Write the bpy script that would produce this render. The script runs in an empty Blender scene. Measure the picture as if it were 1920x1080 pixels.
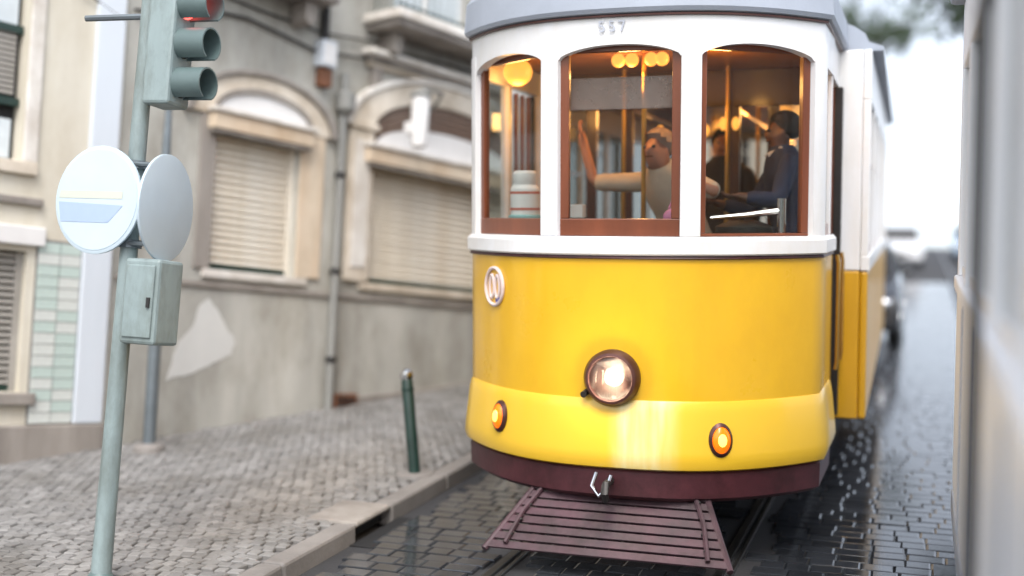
import bpy, math, random
from mathutils import Vector, Matrix
random.seed(7)
PI = math.pi
S = 0.8                                   # one drawing unit is 0.8 m
AL = 0.1254                               # the street climbs 7.2 degrees along +Y
COL = bpy.context.scene.collection
scene = bpy.context.scene

# ------------------------------------------------------------------ camera
CAM = Vector((1.8794, -7.6141, 1.4043))
FWD = Vector((-0.33082, 0.94215, 0.05402)); RGT = Vector((0.94343, 0.32885, 0.04227)); UPV = Vector((-0.02206, -0.06494, 0.99765))
cd = bpy.data.cameras.new('camera'); cam = bpy.data.objects.new('camera', cd); COL.objects.link(cam)
m = Matrix((RGT, UPV, -FWD)).transposed().to_4x4(); m.translation = CAM * S
cam.matrix_world = m
cd.sensor_width = 36; cd.lens = 2200 / 1920 * 36; cd.clip_start = 0.05; cd.clip_end = 3000
cd.dof.use_dof = True; cd.dof.focus_distance = 7.3 * S; cd.dof.aperture_fstop = 0.52
scene.camera = cam

# ------------------------------------------------------------------ world, sun, exposure
SUN_EL, SUN_AZ = math.radians(52), math.radians(165)      # azimuth measured from +Y towards +X
w = bpy.data.worlds.new('World'); scene.world = w; w.use_nodes = True
nt = w.node_tree; nt.nodes.clear()
sky = nt.nodes.new('ShaderNodeTexSky'); sky.sky_type = 'NISHITA'; sky.sun_disc = False
sky.sun_elevation = SUN_EL; sky.sun_rotation = SUN_AZ; sky.air_density = 1.0; sky.dust_density = 3.0; sky.ozone_density = 1.0
hs = nt.nodes.new('ShaderNodeHueSaturation'); hs.inputs['Saturation'].default_value = 0.42
bg = nt.nodes.new('ShaderNodeBackground'); bg.inputs['Strength'].default_value = 0.15
out = nt.nodes.new('ShaderNodeOutputWorld')
nt.links.new(sky.outputs[0], hs.inputs['Color']); nt.links.new(hs.outputs[0], bg.inputs[0]); nt.links.new(bg.outputs[0], out.inputs[0])
sl = bpy.data.lights.new('sun', 'SUN'); sl.energy = 0.8; sl.angle = math.radians(25); sl.color = (1, 0.97, 0.92)
so = bpy.data.objects.new('sun', sl); COL.objects.link(so); so.location = (0, 0, 30)
sd = Vector((math.sin(SUN_AZ) * math.cos(SUN_EL), math.cos(SUN_AZ) * math.cos(SUN_EL), math.sin(SUN_EL)))
so.rotation_euler = sd.to_track_quat('Z', 'Y').to_euler()
vs = scene.view_settings; vs.view_transform = 'Standard'; vs.look = 'None'; vs.gamma = 1; vs.exposure = 1.25

# ------------------------------------------------------------------ materials
MATS = {}
def mat(name, c, rough=0.6, var=0.12, scale=3.0, bump=0.0, bscale=60.0, metal=0.0, coat=0.0, c2=None, mix=0.5, rvar=0.0, streak=False, spec=0.5):
    M = bpy.data.materials.new(name); M.use_nodes = True; n = M.node_tree.nodes; L = M.node_tree.links
    b = n['Principled BSDF']; b.inputs['Roughness'].default_value = rough; b.inputs['Metallic'].default_value = metal
    b.inputs['Coat Weight'].default_value = coat; b.inputs['Coat Roughness'].default_value = 0.12
    b.inputs['Specular IOR Level'].default_value = spec
    tc = n.new('ShaderNodeTexCoord'); mp = n.new('ShaderNodeMapping'); L.new(tc.outputs['Object'], mp.inputs[0])
    if streak: mp.inputs['Scale'].default_value = (1, 1, 0.18)
    nz = n.new('ShaderNodeTexNoise'); nz.inputs['Scale'].default_value = scale; nz.inputs['Detail'].default_value = 8; nz.inputs['Roughness'].default_value = 0.62
    L.new(mp.outputs[0], nz.inputs['Vector'])
    r = n.new('ShaderNodeValToRGB'); L.new(nz.outputs['Fac'], r.inputs[0])
    c2 = c2 or tuple(x * (1 - var) for x in c)
    c1 = c if c2 else c
    e = r.color_ramp.elements; e[0].position = 0.5 - 0.22 * (1 - mix) - 0.1; e[1].position = 0.5 + 0.22 * mix + 0.05
    e[0].color = (*c2, 1); e[1].color = (*c1, 1)
    L.new(r.outputs[0], b.inputs['Base Color'])
    if rvar:
        mr = n.new('ShaderNodeMapRange'); L.new(nz.outputs['Fac'], mr.inputs[0]); mr.inputs[1].default_value = 0.35; mr.inputs[2].default_value = 0.65
        mr.inputs[3].default_value = max(0.02, rough - rvar); mr.inputs[4].default_value = rough + rvar; L.new(mr.outputs[0], b.inputs['Roughness'])
    if bump:
        n2 = n.new('ShaderNodeTexNoise'); n2.inputs['Scale'].default_value = bscale; n2.inputs['Detail'].default_value = 5
        L.new(tc.outputs['Object'], n2.inputs['Vector'])
        bp = n.new('ShaderNodeBump'); bp.inputs['Strength'].default_value = bump; bp.inputs['Distance'].default_value = 0.01
        L.new(n2.outputs['Fac'], bp.inputs['Height']); L.new(bp.outputs[0], b.inputs['Normal'])
    MATS[name] = M; return M
def emit(name, c, strength):
    M = bpy.data.materials.new(name); M.use_nodes = True; b = M.node_tree.nodes['Principled BSDF']
    b.inputs['Base Color'].default_value = (*c, 1); b.inputs['Emission Color'].default_value = (*c, 1); b.inputs['Emission Strength'].default_value = strength
    b.inputs['Roughness'].default_value = 0.2; MATS[name] = M; return M
def glass(name, tint=(0.9, 0.93, 0.93), refl=1.0):
    M = bpy.data.materials.new(name); M.use_nodes = True; n = M.node_tree.nodes; L = M.node_tree.links; n.remove(n['Principled BSDF'])
    t = n.new('ShaderNodeBsdfTransparent'); t.inputs[0].default_value = (*tint, 1)
    g = n.new('ShaderNodeBsdfGlossy'); g.inputs['Roughness'].default_value = 0.03
    f = n.new('ShaderNodeLayerWeight'); f.inputs[0].default_value = 0.5
    pw = n.new('ShaderNodeMath'); pw.operation = 'POWER'; pw.inputs[1].default_value = 5.0; L.new(f.outputs['Facing'], pw.inputs[0])
    mm = n.new('ShaderNodeMath'); mm.operation = 'MULTIPLY_ADD'; mm.inputs[1].default_value = 0.95*refl; mm.inputs[2].default_value = 0.045*refl; L.new(pw.outputs[0], mm.inputs[0])
    x = n.new('ShaderNodeMixShader'); L.new(mm.outputs[0], x.inputs[0]); L.new(t.outputs[0], x.inputs[1]); L.new(g.outputs[0], x.inputs[2])
    L.new(x.outputs[0], n['Material Output'].inputs[0]); MATS[name] = M; return M
def tinted(name, rough, rvar, bump=0.15, coat=0.0):
    # colour comes from the 'tint' attribute of the stones
    M = mat(name, (1, 1, 1), rough, 0.25, 6, bump, 70, rvar=rvar, coat=coat); n = M.node_tree.nodes; L = M.node_tree.links
    a = n.new('ShaderNodeAttribute'); a.attribute_name = 'tint'
    r = [x for x in n if x.type == 'VALTORGB'][0]; b = n['Principled BSDF']
    mx = n.new('ShaderNodeMix'); mx.data_type = 'RGBA'; mx.blend_type = 'MULTIPLY'; mx.inputs[0].default_value = 1
    L.new(a.outputs['Color'], mx.inputs[6]); L.new(r.outputs[0], mx.inputs[7]); L.new(mx.outputs[2], b.inputs['Base Color']); return M

mat('yellow', (0.80, 0.46, 0.012), 0.32, 0.06, 2, 0.03, 25, coat=0.5, rvar=0.06)
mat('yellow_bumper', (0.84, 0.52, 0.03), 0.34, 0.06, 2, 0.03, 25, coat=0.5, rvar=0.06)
def pale_streaks(M):                                 # paler, streaky patch in the middle of the bumper
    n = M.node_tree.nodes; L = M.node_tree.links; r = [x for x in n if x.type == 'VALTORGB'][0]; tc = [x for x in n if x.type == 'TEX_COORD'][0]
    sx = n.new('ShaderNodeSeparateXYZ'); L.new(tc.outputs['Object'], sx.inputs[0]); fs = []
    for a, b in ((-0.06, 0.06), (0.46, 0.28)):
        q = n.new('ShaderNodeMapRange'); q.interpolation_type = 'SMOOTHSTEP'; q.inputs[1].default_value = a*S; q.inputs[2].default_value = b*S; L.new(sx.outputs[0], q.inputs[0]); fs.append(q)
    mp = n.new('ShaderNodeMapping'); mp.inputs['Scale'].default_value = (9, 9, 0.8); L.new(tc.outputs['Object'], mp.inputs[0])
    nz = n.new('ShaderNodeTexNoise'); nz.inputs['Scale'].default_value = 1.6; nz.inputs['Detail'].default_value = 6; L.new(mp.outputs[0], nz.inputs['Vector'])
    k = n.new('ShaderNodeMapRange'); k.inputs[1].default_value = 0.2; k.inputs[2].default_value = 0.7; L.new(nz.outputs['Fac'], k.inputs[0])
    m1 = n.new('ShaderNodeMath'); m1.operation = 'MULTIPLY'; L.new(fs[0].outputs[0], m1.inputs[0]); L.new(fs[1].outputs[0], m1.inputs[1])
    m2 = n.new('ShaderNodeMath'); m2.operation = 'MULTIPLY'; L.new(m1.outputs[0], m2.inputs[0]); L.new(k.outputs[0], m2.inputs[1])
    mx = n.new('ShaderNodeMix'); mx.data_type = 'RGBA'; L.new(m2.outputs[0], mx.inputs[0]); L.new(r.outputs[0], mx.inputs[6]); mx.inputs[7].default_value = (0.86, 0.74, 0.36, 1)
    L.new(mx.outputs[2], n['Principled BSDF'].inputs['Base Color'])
pale_streaks(MATS['yellow_bumper'])
mat('yellow_worn', (0.70, 0.37, 0.012), 0.38, 0.3, 2.5, 0.05, 25, coat=0.35, streak=True)
mat('maroon', (0.075, 0.018, 0.024), 0.45, 0.4, 6, 0.1, 40)
mat('tray_paint', (0.085, 0.036, 0.05), 0.55, 0.5, 4, 0.25, 30, c2=(0.04,0.028,0.032))
mat('cream_white', (0.80, 0.81, 0.83), 0.35, 0.06, 2, 0.02, 20, coat=0.2)
mat('varnished_wood', (0.20, 0.055, 0.022), 0.3, 0.45, 5, 0.08, 30, coat=0.4, streak=True)
mat('tram_white', (0.84, 0.86, 0.89), 0.4, 0.05, 2, 0.02, 20)
mat('ceiling_wood', (0.40, 0.16, 0.05), 0.4, 0.3, 4, 0.03)
mat('dark_wood', (0.07, 0.026, 0.014), 0.35, 0.4, 5, 0.06, coat=0.3)
mat('roof_grey', (0.36, 0.40, 0.47), 0.5, 0.15, 3, 0.05)
mat('iron', (0.03, 0.028, 0.028), 0.5, 0.3, 8, 0.2, metal=0.3)
mat('bronze', (0.10, 0.045, 0.04), 0.35, 0.3, 8, 0.05, metal=0.6)
mat('brass', (0.60, 0.36, 0.10), 0.3, 0.2, 8, metal=0.9)
mat('chrome', (0.75, 0.76, 0.78), 0.14, 0.1, 8, metal=1.0)
mat('reflector', (0.82, 0.72, 0.66), 0.25, 0.2, 9, 0.5, 14, metal=0.25)
mat('rubber', (0.02, 0.02, 0.022), 0.6, 0.2, 8)
mat('linoleum', (0.08, 0.06, 0.05), 0.5)
mat('leather', (0.16, 0.06, 0.03), 0.45, 0.3, 6, 0.1)
mat('black_print', (0.05, 0.055, 0.07), 0.5)
mat('number_grey', (0.46, 0.49, 0.56), 0.5)
mat('emblem_white', (0.75, 0.62, 0.60), 0.4); mat('emblem_blue', (0.05, 0.07, 0.35), 0.4)
mat('visor', (0.40, 0.31, 0.29), 0.5, 0.2, 5)
_n = MATS['visor'].node_tree; _t = _n.nodes.new('ShaderNodeBsdfTransparent'); _x = _n.nodes.new('ShaderNodeMixShader'); _x.inputs[0].default_value = 0.5
_n.links.new(_n.nodes['Principled BSDF'].outputs[0], _x.inputs[1]); _n.links.new(_t.outputs[0], _x.inputs[2]); _n.links.new(_x.outputs[0], _n.nodes['Material Output'].inputs[0])
mat('plaster', (0.52, 0.51, 0.465), 0.88, 0.3, 1.3, 0.35, 14, c2=(0.25, 0.245, 0.225), streak=True)
mat('plaster_pale', (0.68, 0.65, 0.56), 0.88, 0.3, 1.2, 0.3, 14, c2=(0.56, 0.52, 0.44), streak=True)
mat('plaster_patch', (0.60, 0.60, 0.58), 0.85, 0.12, 2, 0.3, 14)
mat('stone', (0.70, 0.64, 0.55), 0.8, 0.3, 2.5, 0.25, 30, c2=(0.46, 0.38, 0.29))
mat('stone_pale', (0.76, 0.74, 0.70), 0.8, 0.2, 2.5, 0.2, 30, c2=(0.55, 0.50, 0.45))
mat('stone_ochre', (0.66, 0.57, 0.45), 0.75, 0.3, 2.5, 0.15, 30, c2=(0.56, 0.42, 0.29), streak=True)
mat('stone_grey', (0.33, 0.30, 0.27), 0.85, 0.3, 3, 0.3, 30, c2=(0.16, 0.14, 0.125), streak=True)
mat('white_paint', (0.74, 0.73, 0.72), 0.5, 0.12, 3, 0.05)
mat('white_blue', (0.62, 0.67, 0.73), 0.6, 0.12, 2, 0.1, streak=True)
mat('shutter', (0.80, 0.77, 0.70), 0.5, 0.3, 2, 0.05, c2=(0.72, 0.64, 0.52), streak=True)
mat('shutter_grey', (0.36, 0.34, 0.31), 0.6, 0.3, 3, 0.05)
mat('green_paint', (0.014, 0.04, 0.032), 0.4, 0.4, 7, 0.1)
mat('teal_paint', (0.27, 0.34, 0.345), 0.45, 0.25, 4, 0.05, streak=True)
mat('teal_dark', (0.11, 0.16, 0.16), 0.45, 0.25, 4, 0.05)
mat('pole_grey', (0.17, 0.20, 0.22), 0.45, 0.3, 5, 0.08, metal=0.4)
mat('pipe_grey', (0.26, 0.26, 0.245), 0.6, 0.35, 5, 0.1, streak=True)
mat('rust', (0.20, 0.085, 0.045), 0.85, 0.5, 8, 0.3)
mat('brown_louvre', (0.19, 0.12, 0.085), 0.6, 0.35, 4, 0.1)
mat('dark_void', (0.012, 0.012, 0.013), 0.8)
mat('curtain', (0.62, 0.68, 0.72), 0.8, 0.2, 4)
mat('sign_white', (0.50, 0.60, 0.67), 0.35, 0.08, 3); mat('sign_blue', (0.36, 0.46, 0.64), 0.35); mat('sign_yellow', (0.54, 0.57, 0.50), 0.35)
mat('asphalt', (0.04, 0.04, 0.043), 0.75, 0.3, 1.2, 0.3, 50, rvar=0.1)
mat('earth', (0.12, 0.11, 0.10), 0.9, 0.3, 0.4, 0.2)
mat('mortar', (0.20, 0.19, 0.185), 0.8, 0.3, 3, 0.3, 60)
mat('granite', (0.25, 0.23, 0.215), 0.6, 0.35, 3, 0.3, 45)
mat('rail_steel', (0.16, 0.155, 0.15), 0.3, 0.3, 8, metal=0.9)
mat('tile_green', (0.50, 0.60, 0.56), 0.35, 0.2, 6); mat('tile_pale', (0.62, 0.65, 0.62), 0.35, 0.2, 6)
mat('bark', (0.06, 0.05, 0.04), 0.9, 0.4, 8, 0.4)
mat('leaf', (0.055, 0.095, 0.03), 0.5, 0.6, 2.0)
mat('skin', (0.46, 0.24, 0.17), 0.5, 0.1, 8); mat('skin_dark', (0.13, 0.065, 0.045), 0.5, 0.1, 8)
mat('shirt_cream', (0.66, 0.60, 0.50), 0.85, 0.15, 8, 0.15, 40); mat('jacket_navy', (0.02, 0.03, 0.075), 0.8, 0.2, 8, 0.15, 40)
mat('trousers_grey', (0.06, 0.06, 0.065), 0.85); mat('hair_grey', (0.36, 0.29, 0.26), 0.7, 0.3, 20, 0.3); mat('hair_dark', (0.015, 0.012, 0.01), 0.6, 0.3, 20, 0.3)
mat('collar_white', (0.62, 0.65, 0.70), 0.8); mat('coat_dark', (0.035, 0.03, 0.035), 0.85)
mat('pink', (0.62, 0.25, 0.42), 0.7); mat('red_print', (0.50, 0.13, 0.09), 0.5); mat('teal_base', (0.22, 0.42, 0.42), 0.4)
mat('car_dark', (0.02, 0.022, 0.028), 0.25, 0.1, 3, coat=0.8); mat('car_white', (0.72, 0.74, 0.78), 0.25, 0.05, 3, coat=0.8); mat('car_blue', (0.30, 0.40, 0.52), 0.25, 0.05, 3, coat=0.8)
emit('lamp_warm', (1.0, 0.40, 0.07), 0.75); emit('bulb_head', (1.0, 0.80, 0.58), 60.0); emit('amber', (1.0, 0.17, 0.003), 0.35); emit('amber_core', (1.0, 0.48, 0.08), 1.5)
emit('signal_red', (1.0, 0.10, 0.08), 1.5); emit('tail_red', (0.6, 0.02, 0.02), 0.4)
glass('tram_glass', (0.86, 0.88, 0.87), 0.55); glass('saloon_glass', (0.42, 0.42, 0.40)); glass('lens_glass', (0.95, 0.95, 0.93)); glass('window_glass', (0.5, 0.55, 0.58))
def grime(name, lo, scale, stretch):
    n = MATS[name].node_tree.nodes; L = MATS[name].node_tree.links; b = n['Principled BSDF']; src = b.inputs['Base Color'].links[0].from_socket
    tc = [x for x in n if x.type == 'TEX_COORD'][0]; mp = n.new('ShaderNodeMapping'); mp.inputs['Scale'].default_value = (1, 1, stretch); mp.inputs['Location'].default_value = (3.1, 7.7, 1.3); L.new(tc.outputs['Object'], mp.inputs[0])
    nz = n.new('ShaderNodeTexNoise'); nz.inputs['Scale'].default_value = scale; nz.inputs['Detail'].default_value = 10; nz.inputs['Roughness'].default_value = 0.7; L.new(mp.outputs[0], nz.inputs['Vector'])
    r = n.new('ShaderNodeValToRGB'); e = r.color_ramp.elements; e[0].position = 0.38; e[1].position = 0.56; e[0].color = (lo, lo*0.97, lo*0.92, 1); e[1].color = (1, 1, 1, 1); L.new(nz.outputs['Fac'], r.inputs[0])
    mx = n.new('ShaderNodeMix'); mx.data_type = 'RGBA'; mx.blend_type = 'MULTIPLY'; mx.inputs[0].default_value = 1; L.new(src, mx.inputs[6]); L.new(r.outputs[0], mx.inputs[7]); L.new(mx.outputs[2], b.inputs['Base Color'])
for nm, lo, sc, st in (('plaster', 0.72, 1.7, 0.45), ('plaster_pale', 0.88, 1.5, 0.4), ('stone', 0.8, 4, 0.5), ('stone_pale', 0.8, 4, 0.5), ('stone_ochre', 0.8, 3, 0.4), ('shutter', 0.9, 3, 0.3), ('teal_paint', 0.7, 5, 0.4), ('tray_paint', 0.6, 5, 1), ('yellow', 0.94, 2.2, 0.5), ('cream_white', 0.93, 2.2, 0.4), ('maroon', 0.6, 5, 1), ('calcada', 0.72, 1.3, 1)):
    if nm in MATS: grime(nm, lo, sc, st)
tinted('calcada', 0.62, 0.2, 0.2); grime('calcada', 0.7, 1.3, 1)
tinted('setts', 0.08, 0.06, 0.03); MATS['setts'].node_tree.nodes['Principled BSDF'].inputs['Specular IOR Level'].default_value = 0.85

# ------------------------------------------------------------------ mesh helpers
class MB:
    def __init__(s): s.v = []; s.f = []
    def add(s, vs, fs):
        o = len(s.v); s.v += [tuple(p) for p in vs]; s.f += [tuple(i + o for i in f) for f in fs]; return s
    def box(s, x0, x1, y0, y1, z0, z1):
        return s.add([(x0,y0,z0),(x1,y0,z0),(x1,y1,z0),(x0,y1,z0),(x0,y0,z1),(x1,y0,z1),(x1,y1,z1),(x0,y1,z1)],
                     [(0,3,2,1),(4,5,6,7),(0,1,5,4),(1,2,6,5),(2,3,7,6),(3,0,4,7)])
    def tube(s, pts, r, n=10, caps=True):
        pts = [Vector(p) for p in pts]; rs = r if isinstance(r, (list, tuple)) else [r] * len(pts); vs = []; ref = None
        for i, p in enumerate(pts):
            t = (pts[min(i+1, len(pts)-1)] - pts[max(i-1, 0)]).normalized()
            if ref is None: ref = t.orthogonal().normalized()
            a = (ref - t * ref.dot(t)).normalized(); ref = a; b = t.cross(a)
            vs += [p + (a * math.cos(2*PI*k/n) + b * math.sin(2*PI*k/n)) * rs[i] for k in range(n)]
        fs = [(i*n+k, i*n+(k+1)%n, (i+1)*n+(k+1)%n, (i+1)*n+k) for i in range(len(pts)-1) for k in range(n)]
        if caps: fs += [tuple(reversed(range(n))), tuple(range((len(pts)-1)*n, len(pts)*n))]
        return s.add(vs, fs)
    def lathe(s, prof, n=24, M=None):          # prof: (radius, height) along local Z
        M = M or Matrix(); vs = [M @ Vector((r*math.cos(2*PI*k/n), r*math.sin(2*PI*k/n), h)) for r, h in prof for k in range(n)]
        fs = [(i*n+k, i*n+(k+1)%n, (i+1)*n+(k+1)%n, (i+1)*n+k) for i in range(len(prof)-1) for k in range(n)]
        fs += [tuple(reversed(range(n))), tuple(range((len(prof)-1)*n, len(prof)*n))]
        return s.add(vs, fs)
    def prism(s, poly, y0, y1):                # poly in x,z; extruded along y
        n = len(poly); vs = [(x, y0, z) for x, z in poly] + [(x, y1, z) for x, z in poly]
        return s.add(vs, [tuple(range(n)), tuple(reversed(range(n, 2*n)))] + [(i, i+n, (i+1)%n+n, (i+1)%n) for i in range(n)])
    def band(s, outer, inner, y0, y1):         # strip between two x,z polylines, extruded along y
        n = len(outer); vs = []
        for (a, b), (c, d) in zip(outer, inner): vs += [(a,y0,b),(c,y0,d),(c,y1,d),(a,y1,b)]
        fs = [(i*4+k, i*4+(k+1)%4, (i+1)*4+(k+1)%4, (i+1)*4+k) for i in range(n-1) for k in range(4)]
        return s.add(vs, fs + [(3,2,1,0), tuple((n-1)*4+k for k in range(4))])
    def sweep(s, plan, prof):                  # plan: [(x,y,nx,ny)], prof: list or function of index -> closed [(offset,z)]
        k = None; vs = []
        for i, (x, y, nx, ny) in enumerate(plan):
            p = prof(i) if callable(prof) else prof; k = len(p); vs += [(x+nx*o, y+ny*o, z) for o, z in p]
        n = len(plan); fs = [(i*k+j, (i+1)*k+j, (i+1)*k+(j+1)%k, i*k+(j+1)%k) for i in range(n-1) for j in range(k)]
        return s.add(vs, fs + [tuple(range(k)), tuple(reversed(range((n-1)*k, n*k)))])
    def ball(s, c, r, n=16, m=10, sc=(1,1,1)):
        c = Vector(c); vs = [c + Vector((0,0,r*sc[2]))]
        for i in range(1, m):
            t = PI*i/m; vs += [c + Vector((r*math.sin(t)*math.cos(2*PI*k/n)*sc[0], r*math.sin(t)*math.sin(2*PI*k/n)*sc[1], r*math.cos(t)*sc[2])) for k in range(n)]
        vs.append(c - Vector((0,0,r*sc[2]))); e = len(vs)-1
        fs = [(0, 1+k, 1+(k+1)%n) for k in range(n)] + [(e, e-n+(k+1)%n, e-n+k) for k in range(n)]
        fs += [(1+i*n+k, 1+(i+1)*n+k, 1+(i+1)*n+(k+1)%n, 1+i*n+(k+1)%n) for i in range(m-2) for k in range(n)]
        return s.add(vs, fs)
    def mesh(s, name, mt, smooth=False):
        me = bpy.data.meshes.new(name); me.from_pydata([(x*S, y*S, z*S) for x, y, z in s.v], [], s.f); me.update()
        if mt: me.materials.append(MATS[mt])
        import bmesh
        b = bmesh.new(); b.from_mesh(me); bmesh.ops.recalc_face_normals(b, faces=b.faces[:]); b.to_mesh(me); b.free()
        if smooth:
            me.polygons.foreach_set('use_smooth', [True]*len(me.polygons))
            try: me.set_sharp_from_angle(angle=math.radians(smooth if smooth is not True else 40))
            except Exception: pass
        return me
    def build(s, name, mt, parent=None, smooth=False, bevel=0.0, loc=None, rot=None):
        o = bpy.data.objects.new(name, s.mesh(name, mt, smooth)); COL.objects.link(o)
        if parent: o.parent = parent
        if loc: o.location = Vector(loc) * S
        if rot: o.rotation_euler = rot
        if bevel:
            md = o.modifiers.new('edge', 'BEVEL'); md.width = bevel*S; md.segments = 2; md.limit_method = 'ANGLE'; md.angle_limit = math.radians(35)
        return o
def tag(o, label=None, cat=None, group=None, kind=None):
    if label: o['label'] = label
    if cat: o['category'] = cat
    if group: o['group'] = group
    if kind: o['kind'] = kind
    return o
def empty(name, loc=(0,0,0), rot=(0,0,0)):
    o = bpy.data.objects.new(name, None); COL.objects.link(o); o.location = Vector(loc)*S; o.rotation_euler = rot; o.empty_display_size = 0.1; return o
def inst(me, name, parent, loc=(0,0,0), rot=(0,0,0), scale=None):
    o = bpy.data.objects.new(name, me); COL.objects.link(o); o.parent = parent; o.location = Vector(loc)*S; o.rotation_euler = rot
    if scale: o.scale = scale
    return o
def point(name, loc, col, power, r, parent):
    l = bpy.data.lights.new(name, 'POINT'); l.color = col; l.energy = power; l.shadow_soft_size = r*S
    o = bpy.data.objects.new(name, l); COL.objects.link(o); o.location = Vector(loc)*S; o.parent = parent; return o
def street(x, y, h=0.0):                       # a point given on the climbing street plane
    return Vector((x, y*math.cos(AL)-h*math.sin(AL), y*math.sin(AL)+h*math.cos(AL)))
SR = (AL, 0, 0)
CA, SA = math.cos(AL), math.sin(AL)

# ------------------------------------------------------------------ ground, road, pavement
g = MB(); ys = [(-600,-80),(-80,-80),(78,78),(600,78)]
vs = []
for x in (-400, 400):
    for y, yy in ys:
        p = street(0, yy, -0.06); vs.append((x, p.y + (y-yy), p.z))
g.add(vs, [(0,4,5,1),(1,5,6,2),(2,6,7,3)])
tag(g.build('ground', 'earth'), 'bare earth under the street and the houses', 'ground', kind='structure')
KX = -1.89
tag(MB().box(KX, 9, -30, 77, -0.05, 0.0).build('road', 'asphalt', rot=SR), 'dark wet road climbing away between tram tracks', 'road', kind='structure')
WALL_A = math.radians(20); DR = Vector((math.sin(WALL_A), math.cos(WALL_A), 0)); NO = Vector((math.cos(WALL_A), -math.sin(WALL_A), 0)); FB = Vector((-5.22, 2.29, 0))
def wall_x(y, inset=0.0):                      # x of the house front at street distance y
    return FB.x + (y*CA - FB.y) * math.tan(WALL_A) - inset
PH = 0.13
def pav(name, x0f, x1f, y0, y1, h0, h1, mt):
    a = MB(); n = 24; vs = []
    for i in range(n+1):
        y = y0 + (y1-y0)*i/n; vs += [(x0f(y),y,h0),(x1f(y),y,h0),(x1f(y),y,h1),(x0f(y),y,h1)]
    fs = [(i*4+k, i*4+(k+1)%4, (i+1)*4+(k+1)%4, (i+1)*4+k) for i in range(n) for k in range(4)] + [(3,2,1,0), tuple(n*4+k for k in range(4))]
    return a.add(vs, fs).build(name, mt, rot=SR)
YE = 11.2
KW = 0.17
pave = tag(pav('pavement', lambda y: max(-9.5, min(wall_x(y, 0.3), KX-KW-0.02)), lambda y: KX-KW, -14, YE, -0.05, PH-0.03, 'mortar'), 'sloping pavement of small grey stones below the old house fronts', 'pavement', kind='structure')
def attr(o, cols):                             # one colour per face -> corner colour attribute
    a = o.data.color_attributes.new('tint', 'FLOAT_COLOR', 'CORNER'); k = []
    for p, c in zip(o.data.polygons, cols):
        for _ in range(p.loop_total): k += [*c, 1.0]
    a.data.foreach_set('color', k)
def stones(name, cells, mt, parent, kind=True):
    a = MB(); cols = []
    for (x, y, sx, sy, h, rot, dome, c, *tl) in cells:
        cr, sr = math.cos(rot), math.sin(rot); vs = []
        tl = tl[0] if tl else .03; tx, ty = random.uniform(-tl,tl), random.uniform(-tl,tl)
        for (k, z) in ((1, h-0.03), (1.0, h-dome), (0.86, h)):
            for (u, v) in ((-.5,-.5),(.5,-.5),(.5,.5),(-.5,.5)):
                px, py = u*sx*k, v*sy*k; vs.append((x+px*cr-py*sr, y+px*sr+py*cr, z + (px*tx+py*ty if z > h-0.03 else 0)))
        a.add(vs, [(0,1,5,4),(1,2,6,5),(2,3,7,6),(3,0,4,7),(4,5,9,8),(5,6,10,9),(6,7,11,10),(7,4,8,11),(8,9,10,11)]); cols += [c]*9
    me = bpy.data.meshes.new(name); me.from_pydata([(p[0]*S,p[1]*S,p[2]*S) for p in a.v], [], a.f); me.materials.append(MATS[mt]); me.update()
    o = bpy.data.objects.new(name, me); COL.objects.link(o); o.parent = parent; attr(o, cols)
    o['kind'] = 'stuff'; return o
cells = []; y = -6.0; row = 0
while y < YE-0.2:
    x = KX-KW-0.05 - (row % 2)*0.045; lim = max(-9, wall_x(y, -0.02))
    while x > lim:
        t = random.random(); d = (KX-x)
        c = (0.235, 0.23, 0.226); w_ = math.exp(-((d-0.9)/0.55)**2) * (0.5 + 0.5*math.sin(y*0.9+1.0))
        c = tuple(a*(0.8+0.4*t) for a in (c[0]+0.04*w_, c[1]+0.025*w_, c[2]+0.008*w_))
        cells.append((x+random.uniform(-.008,.008), y+random.uniform(-.008,.008), 0.088+random.uniform(-.018,.008), 0.088+random.uniform(-.018,.008), PH+random.uniform(-.004,.004), random.uniform(-.3,.3), 0.007, c))
        x -= 0.096
    y += 0.096; row += 1
stones('paving_stones', cells, 'calcada', pave)
road = bpy.data.objects['road']
cells = []; y = -7.5; row = 0
RX = 0.70
while y < 34:
    x = KX + 0.09 + random.uniform(0, 0.13)
    while x < 3.3:
        wd = random.uniform(0.15, 0.25); x += wd/2
        if min(abs(x-RX), abs(x+RX)) > 0.16 and min(abs(x-2.85), 9) > 0.16:
            t = random.random(); c = tuple(a*(0.75+0.5*t) for a in (0.034, 0.037, 0.043))
            cells.append((x, y+random.uniform(-.01,.01), wd-0.004, 0.149+random.uniform(-.006,.002), 0.022+random.uniform(-.002,.002), random.uniform(-.03,.03), 0.004, c, 0.005))
        x += wd/2
    y += 0.152; row += 1
stones('road_setts', cells, 'setts', road)
for rx in (-RX, RX, 2.85):
    r = tag(MB().box(rx-0.055, rx+0.0, -14, 76, -0.03, 0.024).box(rx+0.035, rx+0.06, -14, 76, -0.03, 0.024).build('tram_rail', 'rail_steel', rot=SR, bevel=0.004),
        {-RX: 'grooved steel rail on the kerb side of the yellow tram', RX: 'grooved steel rail on the road side of the yellow tram'}.get(rx, 'grooved steel rail under the white tram'), 'rail', 'tram rails in the road')
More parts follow.
